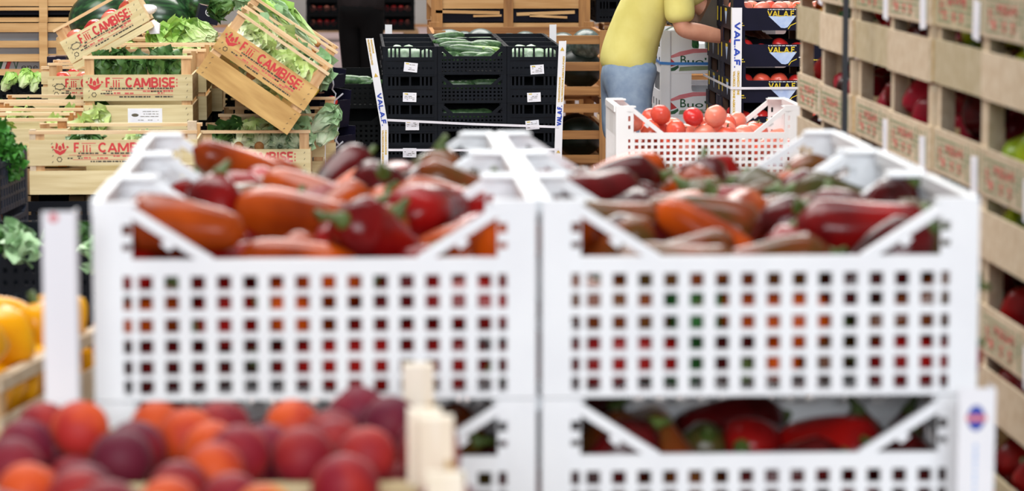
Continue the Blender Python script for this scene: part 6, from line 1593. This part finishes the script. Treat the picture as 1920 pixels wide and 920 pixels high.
for k in range(NW):
    o = wct if k == 0 else copy_tree(wct)
    o.location = (wxl + W_ / 2, Yw + D_ / 2, wz0 - (Hw + .0006) * k)
    o['label'] = 'white printed watermelon carton beside the yellow-shirted person, %s' % ['topmost', 'second from top', 'third from top', 'fourth from top', 'lowest'][k]; o['group'] = 'white watermelon cartons'
    q = copy_tree(wct); q.location = (wxl + W_ / 2 - .045, Yw + D_ * 1.5 + .03, wz0 - (Hw + .0006) * k)
    q['label'] = 'white carton in the stack behind the printed watermelon cartons, %s' % ['topmost', 'second from top', 'third from top', 'fourth from top', 'lowest'][k]; q['group'] = 'white watermelon cartons'
zz = wz0 - (Hw + .0006) * (NW - 1)
o = pallet((wxl + W_ / 2 - .02, Yw + D_ + .02, 0), .66, .72, 'wooden pallet under the white watermelon cartons'); o.scale.z = max(.05, zz - .001) / .14
for i, (x, y) in enumerate(((.20, -.09), (.08, .06), (-.12, .05))):
    o = put('watermelon', bigm[.10], None, (wxl + W_ / 2 + x - .03, Yw + D_ / 2 + y, wz0 + .115), (0, 0, .4 + i)); o.scale = (.8, .8, .85)
    tag(o, 'small green watermelon in the top white carton, %s' % ['at the front right', 'in the middle', 'at the left'][i], 'watermelon', 'watermelons in the white carton')
o = put('watermelon', bigm[.10], None, (wxl + W_ / 2 + .15, Yw + D_ / 2 - .06, wz0 - Hw + .10), (0, 0, 1)); o.scale = (.8, .8, .8); tag(o, 'dark watermelon in the second white carton, in shade', 'watermelon', 'watermelons in the white carton')
wp = angle_post('edge_protector', wz0 + Hw - .10, 'plain white edge protector at the left corner of the white cartons', w=.040, d=.035, rot=0); wp.location = (wxl - .004, Yw - .006, .10)
z_ = zc(119, Yw, 1280)
strap('packing_strap', [(wxl - .010, Yw + .5, z_ + .02), (wxl - .009, Yw - .008, z_ + .003), (wxl + .04, Yw - .009, z_), (wxl + W_ + .006, Yw - .006, z_ - .001), (wxl + W_ + .006, Yw + .5, z_)], .012, .0012, M['strap_b'], 'blue packing strap around the white watermelon cartons')

# bananas far behind on the right
q = at(1300, 38, 17.0)
for k in range(3):
    o = place(dk, (q.x, 17.2, q.z - .16 * k - .01), label='black crate far behind the white cartons, %s' % ['holding bananas', 'under the bananas', 'lowest of three'][k], group='black banana crates')
    o.scale = (1, 1, 1)
bm_ = MB().tube([(.09 * math.sin(a), 0, .09 * (1 - math.cos(a))) for a in [(-.8 + .2 * i) for i in range(9)]], [.006, .014, .017, .018, .018, .018, .016, .012, .005], 8).mesh('banana', M['banana'])
for k in range(9):
    o = put('banana', bm_, None, (q.x - .14 + .035 * k, 17.10 + .03 * (k % 3), q.z + .09 + .02 * (k % 2)), (.4 * (k % 3), .2, 1.2 + .2 * k))
    tag(o, 'yellow banana in the far black crate behind the white cartons', 'banana', 'far bananas')
pallet((q.x, 17.2, q.z - .33 - .141), .5, .3, 'wooden pallet under the far banana crates').scale.z = (q.z - .331) / .14

# ------------------------------------------------------------------ far left: crates of red fruit, orange cloth
Yf = 34.0
q = at(575, 58, Yf)
for c in range(3):
    for k in range(4):
        o = copy_tree(dk); o.location = (q.x + .19 + .42 * c, Yf + .15, q.z + .002 + .16 * k); o['label'] = 'black crate of red fruit far away left of the dark-clothed person, %s column, %s' % (['left', 'middle', 'right'][c], ['lowest', 'second', 'third', 'top'][k]); o['group'] = 'far crates of red fruit'
        for j in range(4):
            rg = random.Random(c * 40 + k * 9 + j)
            t = tomato(rg.choice(['tom_d', 'tom_p', 'tom_d']), rg.randrange(3), (q.x + .19 + .42 * c - .12 + .08 * j, Yf + .06, q.z + .09 + .16 * k), rg, 'red fruit in the far black crates left of the dark-clothed person', 'far red fruit', False)
pl_ = pallet((q.x + .61, Yf + .4, 0), 1.65, .8, 'wooden pallet under the far crates of red fruit'); pl_.scale.z = q.z / .14 if q.z > .03 else 1
crumple('orange_cloth', (at(733, 41, 37.0).x, 37.0, .036), .09, 12, 'small orange cloth lying on the floor by the far wall', (1.2, .8, .35)).data.materials[0] = M['rust']

# ------------------------------------------------------------------ navy cartons and film right of the tilted lettuce crates
Yn = 11.7
def plain_carton(px, py, W, H, D, rz, ry, m, label, group='cartons right of the lettuce', Y=Yn):
    root = empty('carton', at(px, py, Y), (0, ry, rz), label, 'carton', group)
    MB().box((-W / 2, -D / 2, 0), (W / 2, -D / 2 + .004, H)).build('front_panel', m, root)
    MB().box((-W / 2, D / 2 - .004, 0), (W / 2, D / 2, H)).build('back_panel', m, root)
    for s in (-1, 1):
        xa, xb = s * W / 2, s * (W / 2 - .004)
        MB().box((min(xa, xb), -D / 2 + .0045, 0), (max(xa, xb), D / 2 - .0045, H * (1 if s < 0 else .75))).build('side_panel', m, root)
    MB().box((-W / 2 + .004, -D / 2 + .004, .001), (W / 2 - .004, D / 2 - .004, .005)).build('base_panel', M['card_in'], root)
    MB().box((-W / 2 - .01, -D / 2 - .004, H), (W / 2, -D / 2 + .03, H + .004)).build('top_flap', M['card_in'] if m is M['card_n'] else m, root)
    return root
n1 = plain_carton(606, 238, .09, .145, .25, -.5, .10, M['card_n'], 'navy carton standing right of the tilted lettuce crates, upper')
n2 = plain_carton(618, 300, .09, .13, .25, -.5, .04, M['card_n'], 'navy carton standing right of the tilted lettuce crates, lower')
n3 = plain_carton(612, 163, .07, .07, .2, -.4, .12, M['card_n'], 'small navy carton at the top, right of the tilted lettuce crates')
n4 = plain_carton(576, 292, .125, .13, .2, .1, 0, M['card_w'], 'white carton below the lettuce at the right end of the wooden crates', Y=11.45)
n4.rotation_euler.y = .0
for k in range(3):
    o = copy_tree(n2); o.location = n2.location + Vector((0, .02, -.134 * (k + 1))); o.rotation_euler.y = 0; o['label'] = 'navy carton low in the stack right of the tilted lettuce crates'
for k in range(3):
    o = copy_tree(n4); o.location = n4.location + Vector((0, .005, -.136 * (k + 1))); o['label'] = 'white carton low in the stack below the white carton'
for i, (px, py) in enumerate([(622, 190), (622, 247), (630, 290)]):
    q = at(px, py, Yn - .02); rg = random.Random(i)
    tomato('tom_d', 1, q, rg, 'red tomato peeking from the navy cartons under plastic film, %s' % ['top', 'middle', 'low'][i], 'tomatoes in the side navy cartons', False).scale = (.7, .7, .7)
rg = random.Random(4)
for k in range(5):
    mb = MB(); x_ = at(626 + 3 * (k % 3), 150 + 30 * k, Yn - .1)
    pts = [x_ + Vector((rg.uniform(-.008, .008), rg.uniform(-.01, .01), -.018 * i)) for i in range(8)]
    if k in (1, 4): pts = [x_ + Vector((-.012 * i + .03, 0, -.010 * i + .01)) for i in range(6)]
    mb.tube(pts, [.0035] * len(pts), 6)
    o = mb.build('plastic_film', M['film']); tag(o, 'shiny strand of plastic film wrapped round the navy cartons by the dark crates', 'film', 'film strands')
t_ = MB().tube([at(585, 183, 11.3), at(592, 176, 11.3), at(598, 168, 11.3)], [.004] * 3, 6).build('yellow_tie', M['p_yel']); tag(t_, 'yellow tie at the edge of the upper navy carton', 'tie')

# ------------------------------------------------------------------ people
def skin(name, nodes, edges, m, parent, lv=2, root=0):
    """one continuous surface grown over a skeleton: nodes (x, y, z, rx, ry)"""
    me = bpy.data.meshes.new(name); me.from_pydata([n[:3] for n in nodes], edges, []); me.update()
    o = bpy.data.objects.new(name, me); COL.objects.link(o)
    md = o.modifiers.new('skin', 'SKIN'); md.use_smooth_shade = True
    for i, n in enumerate(nodes):
        sv = me.skin_vertices[0].data[i]; sv.radius = (n[3], n[4] if len(n) > 4 else n[3]); sv.use_root = (i == root)
    sb = o.modifiers.new('sub', 'SUBSURF'); sb.levels = lv; sb.render_levels = lv
    bpy.context.view_layer.update()
    dgp = bpy.context.evaluated_depsgraph_get()
    nm = bpy.data.meshes.new_from_object(o.evaluated_get(dgp)); nm.materials.clear(); nm.materials.append(m)
    for p in nm.polygons: p.use_smooth = True
    bpy.data.objects.remove(o)
    return put(name, nm, parent)

class Sk:
    def __init__(s): s.n = []; s.e = []
    def add(s, p, r, prev=None):
        s.n.append(tuple(p) + ((r, r) if not isinstance(r, tuple) else r)); i = len(s.n) - 1
        if prev is not None: s.e.append((prev, i))
        return i
    def chain(s, items, prev):
        for p, r in items: prev = s.add(p, r, prev)
        return prev
    def hand(s, wrist, palm_dir, finger_dir, side, prev, k=1.0):
        """palm, five bent fingers of different lengths, thumb from the side of the palm"""
        w = Vector(wrist); f = Vector(finger_dir).normalized(); sd = Vector(side).normalized(); pd_ = Vector(palm_dir).normalized()
        pm = s.add(w + f * .045 * k, (.026 * k, .016 * k), prev)
        for j, (off, L) in enumerate(((-.030, .070), (-.010, .080), (.010, .075), (.029, .058))):
            b = s.add(w + f * .088 * k + sd * off * k, .0095 * k, pm)
            c = s.add(w + f * (.088 + L * .45) * k + sd * off * 1.1 * k + pd_ * .010 * k, .0088 * k, b)
            s.add(w + f * (.088 + L * .8) * k + sd * off * 1.1 * k + pd_ * .032 * k, .0078 * k, c)
        t = s.add(w + f * .03 * k - sd * .036 * k + pd_ * .006, .012 * k, pm)
        t = s.add(w + f * .06 * k - sd * .058 * k + pd_ * .016, .010 * k, t)
        s.add(w + f * .088 * k - sd * .060 * k + pd_ * .030, .0085 * k, t)

def face(parent, c, R, hair=True):
    """eyes, brows, lips and hair on a head centred at c; R turns +x to where it looks"""
    def at_(p): return c + R @ Vector(p)
    for sy in (-1, 1):
        o = MB().ball((0, 0, 0), (.008, .013, .008), 10, 7).build('eye', M['p_white'], parent); o.location = at_((.088, sy * .032, .012)); o.rotation_euler = R.to_euler()
        MB().ball((.007, 0, 0), (.003, .005, .005), 8, 6).build('iris', M['hair'], o)
        o = MB().ball((0, 0, 0), (.006, .018, .004), 8, 5).build('eyebrow', M['hair'], parent); o.location = at_((.092, sy * .033, .034)); o.rotation_euler = R.to_euler()
        o = MB().ball((0, 0, 0), (.018, .008, .032), 10, 8).build('ear', M['skin'], parent); o.location = at_((-.004, sy * .079, 0)); o.rotation_euler = R.to_euler()
    o = MB().ball((0, 0, 0), (.008, .024, .008), 10, 6).build('lips', M['p_pink'], parent); o.location = at_((.088, 0, -.068)); o.rotation_euler = R.to_euler()
    hb = MB().ball((0, 0, 0), (.104, .085, .098), 20, 12); keep = []
    hb.v = [(x * 1.0 - .012, y, z + .032) if True else 0 for x, y, z in hb.v]
    hb.f = [f for f in hb.f if not all(hb.v[i][0] > .045 and hb.v[i][2] < .075 for i in f) and not all(hb.v[i][2] < -.045 for i in f)]
    hb.sm = [True] * len(hb.f)
    o = hb.build('hair', M['hair'], parent); o.location = c; o.rotation_euler = R.to_euler()
    so = o.modifiers.new('thick', 'SOLIDIFY'); so.thickness = .012

def person(label, J, lean_head, shirt, pants, shoe, short, sleeve, group=None, shirt_hem=None, hand_dir=None, buildk=1.0):
    """J: joints in the person's space (feet at z=0, facing +x)"""
    root = empty('person', label=label, cat='person')
    V = {k: Vector(v) for k, v in J.items()}
    s = Sk()
    pel = s.add(V['pelvis'], (.115, .085)); wa = s.add(V['waist'], (.115, .082), pel); ch = s.add(V['chest'], (.145, .10), wa)
    nb = s.add(V['neck'], (.062, .062), ch)
    hd = V['head']; R = lean_head
    a1 = s.add(hd + R @ Vector((-.012, 0, -.085)), .056, nb); a2 = s.add(hd + R @ Vector((.004, 0, -.02)), (.078, .082), a1); a3 = s.add(hd + R @ Vector((-.004, 0, .05)), (.080, .088), a2); s.add(hd + R @ Vector((-.006, 0, .095)), (.055, .06), a3)
    s.add(hd + R @ Vector((.072, 0, -.085)), .026, a1)          # chin
    n1_ = s.add(hd + R @ Vector((.085, 0, -.008)), .012, a2); s.add(hd + R @ Vector((.104, 0, -.032)), .013, n1_)   # nose
    for d, sg in (('R', -1), ('L', 1)):
        sh, el, wr = V['sh' + d], V['el' + d], V['wr' + d]
        i = s.chain([(sh, .056), ((sh + el) / 2, .046), (el, .040), (el.lerp(wr, .35), .041), (wr, .027)], ch)
        fd = (wr - el).normalized() if hand_dir is None else Vector(hand_dir)
        s.hand(wr, Vector((0, 0, -1)) if abs(fd.z) < .8 else Vector((1, 0, 0)), fd, Vector((0, sg, 0)) if abs(fd.y) < .8 else Vector((1, 0, 0)), i)
        hp, kn, an, to = V['hip' + d], V['kn' + d], V['an' + d], V['to' + d]
        i = s.chain([(hp, .072), (hp.lerp(kn, .5), .070), (kn, .054), (kn.lerp(an, .35), .056), (kn.lerp(an, .8), .038), (an, .036), (to * .5 + an * .5 + Vector((0, 0, -.02)), .034), (to, .026)], pel)
    skin('body', s.n, s.e, M['skin'], root, 2)
    face(root, hd, R)
    # shirt
    c = Sk()
    pel2 = V['pelvis'].lerp(V['waist'], .1) if shirt_hem is None else Vector(shirt_hem)
    h0 = c.add(pel2, (.172, .130)); h1 = c.add(V['waist'], (.160, .120), c.add(V['pelvis'] + Vector((.004, 0, .02)), (.172, .132), h0)); h2 = c.add(V['chest'], (.172, .126), h1); c.add(V['neck'].lerp(V['chest'], .12), (.072, .072), h2)
    for d in 'RL':
        sh, el, wr = V['sh' + d], V['el' + d], V['wr' + d]
        if sleeve < 1: c.chain([(sh, .074), (sh.lerp(el, .5), .067), (sh.lerp(el, sleeve), .070)], h2)
        else: c.chain([(sh, .070), (sh.lerp(el, .5), .060), (el, .053), (wr, .040)], h2)
    sh_o = skin('shirt', c.n, c.e, shirt, root, 2)
    # trousers or shorts
    c = Sk()
    h0 = c.add(V['pelvis'] + Vector((0, 0, .03)), (.158, .122)); h1 = c.add(V['pelvis'] - Vector((0, 0, .03)), (.160, .126), h0)
    for d in 'RL':
        hp, kn, an = V['hip' + d], V['kn' + d], V['an' + d]
        if short: c.chain([(hp.lerp(kn, .12), .104), (hp.lerp(kn, .5), .092), (hp.lerp(kn, .86), .084)], h1)
        else: c.chain([(hp.lerp(kn, .12), .098), (hp.lerp(kn, .5), .086), (kn, .072), (kn.lerp(an, .4), .066), (an, .058)], h1)
    skin('shorts' if short else 'trousers', c.n, c.e, pants, root, 2)
    for d in 'RL':
        an, to = V['an' + d], V['to' + d]
        c = Sk(); i = c.add(an + Vector((-.03, 0, -.03)), .044); i = c.chain([(an.lerp(to, .5) + Vector((0, 0, -.025)), .043), (Vector((to.x + .02, to.y, .036)), .036)], i)
        skin('shoe', c.n, c.e, shoe, root, 2)
    return root

yo = at(1176, 132, 12.62)
J = dict(pelvis=(0, 0, .93), waist=(.035, 0, 1.06), chest=(.12, 0, 1.27), neck=(.20, 0, 1.45), head=(.285, 0, 1.555),
         shR=(.185, -.175, 1.37), elR=(.205, -.20, 1.065), wrR=(.43, -.13, 1.02), shL=(.205, .175, 1.37), elL=(.34, .21, 1.13), wrL=(.53, .14, 1.05),
         hipR=(.0, -.088, .88), knR=(.02, -.10, .49), anR=(-.05, -.10, .09), toR=(.10, -.11, .03), hipL=(0, .088, .88), knL=(-.03, .10, .49), anL=(-.15, .10, .09), toL=(0, .11, .03))
py_ = person('person in a yellow polo shirt and washed denim shorts leaning over the white cartons', J, Matrix.Rotation(.55, 3, 'Y'), M['polo'], M['denim'], M['shoe'], True, .95, shirt_hem=(-.01, 0, .845))
py_.location = (yo.x, 12.62, 0)
bo = at(677, 100, 19.5)
J = dict(pelvis=(0, 0, .93), waist=(.01, 0, 1.08), chest=(.0, 0, 1.30), neck=(.0, 0, 1.50), head=(.025, 0, 1.62),
         shR=(0, -.19, 1.42), elR=(-.02, -.235, 1.13), wrR=(.20, -.10, 1.10), shL=(0, .19, 1.42), elL=(-.02, .235, 1.13), wrL=(.20, .10, 1.06),
         hipR=(0, -.07, .88), knR=(.015, -.062, .49), anR=(-.02, -.058, .09), toR=(.13, -.065, .03), hipL=(0, .07, .88), knL=(.015, .062, .49), anL=(-.02, .058, .09), toL=(.13, .065, .03))
pb = person('person in black trousers and a dark jacket standing on the floor behind the dark crates', J, Matrix.Identity(3), M['jacket'], M['jet'], M['shoe'], False, 1, shirt_hem=(0, 0, .84))
pb.location = (bo.x, 19.5, 0); pb.rotation_euler.z = math.radians(75)
# ------------------------------------------------------------------ whatever stands lowest in a stack stands on the floor
bpy.context.view_layer.update()
for o in list(bpy.data.objects):
    if 'fp' in o: del o['fp']
for o in [o for o in bpy.data.objects if not o.parent and o.get('category') in ('pallet', 'bin', 'crate', 'cloth')]:
    zs = [(c.matrix_world @ Vector(b)).z for c in [o] + list(o.children) if c.type == 'MESH' for b in c.bound_box]
    lo, hi = min(zs), max(zs)
    if o['category'] == 'pallet' and (o.scale.z < 0 or hi < .03): remove_tree(o); continue
    if lo < 0:
        r = (hi - .001) / (hi - lo)
        o.location.z = (o.location.z - lo) * r + .001; o.scale.z *= r
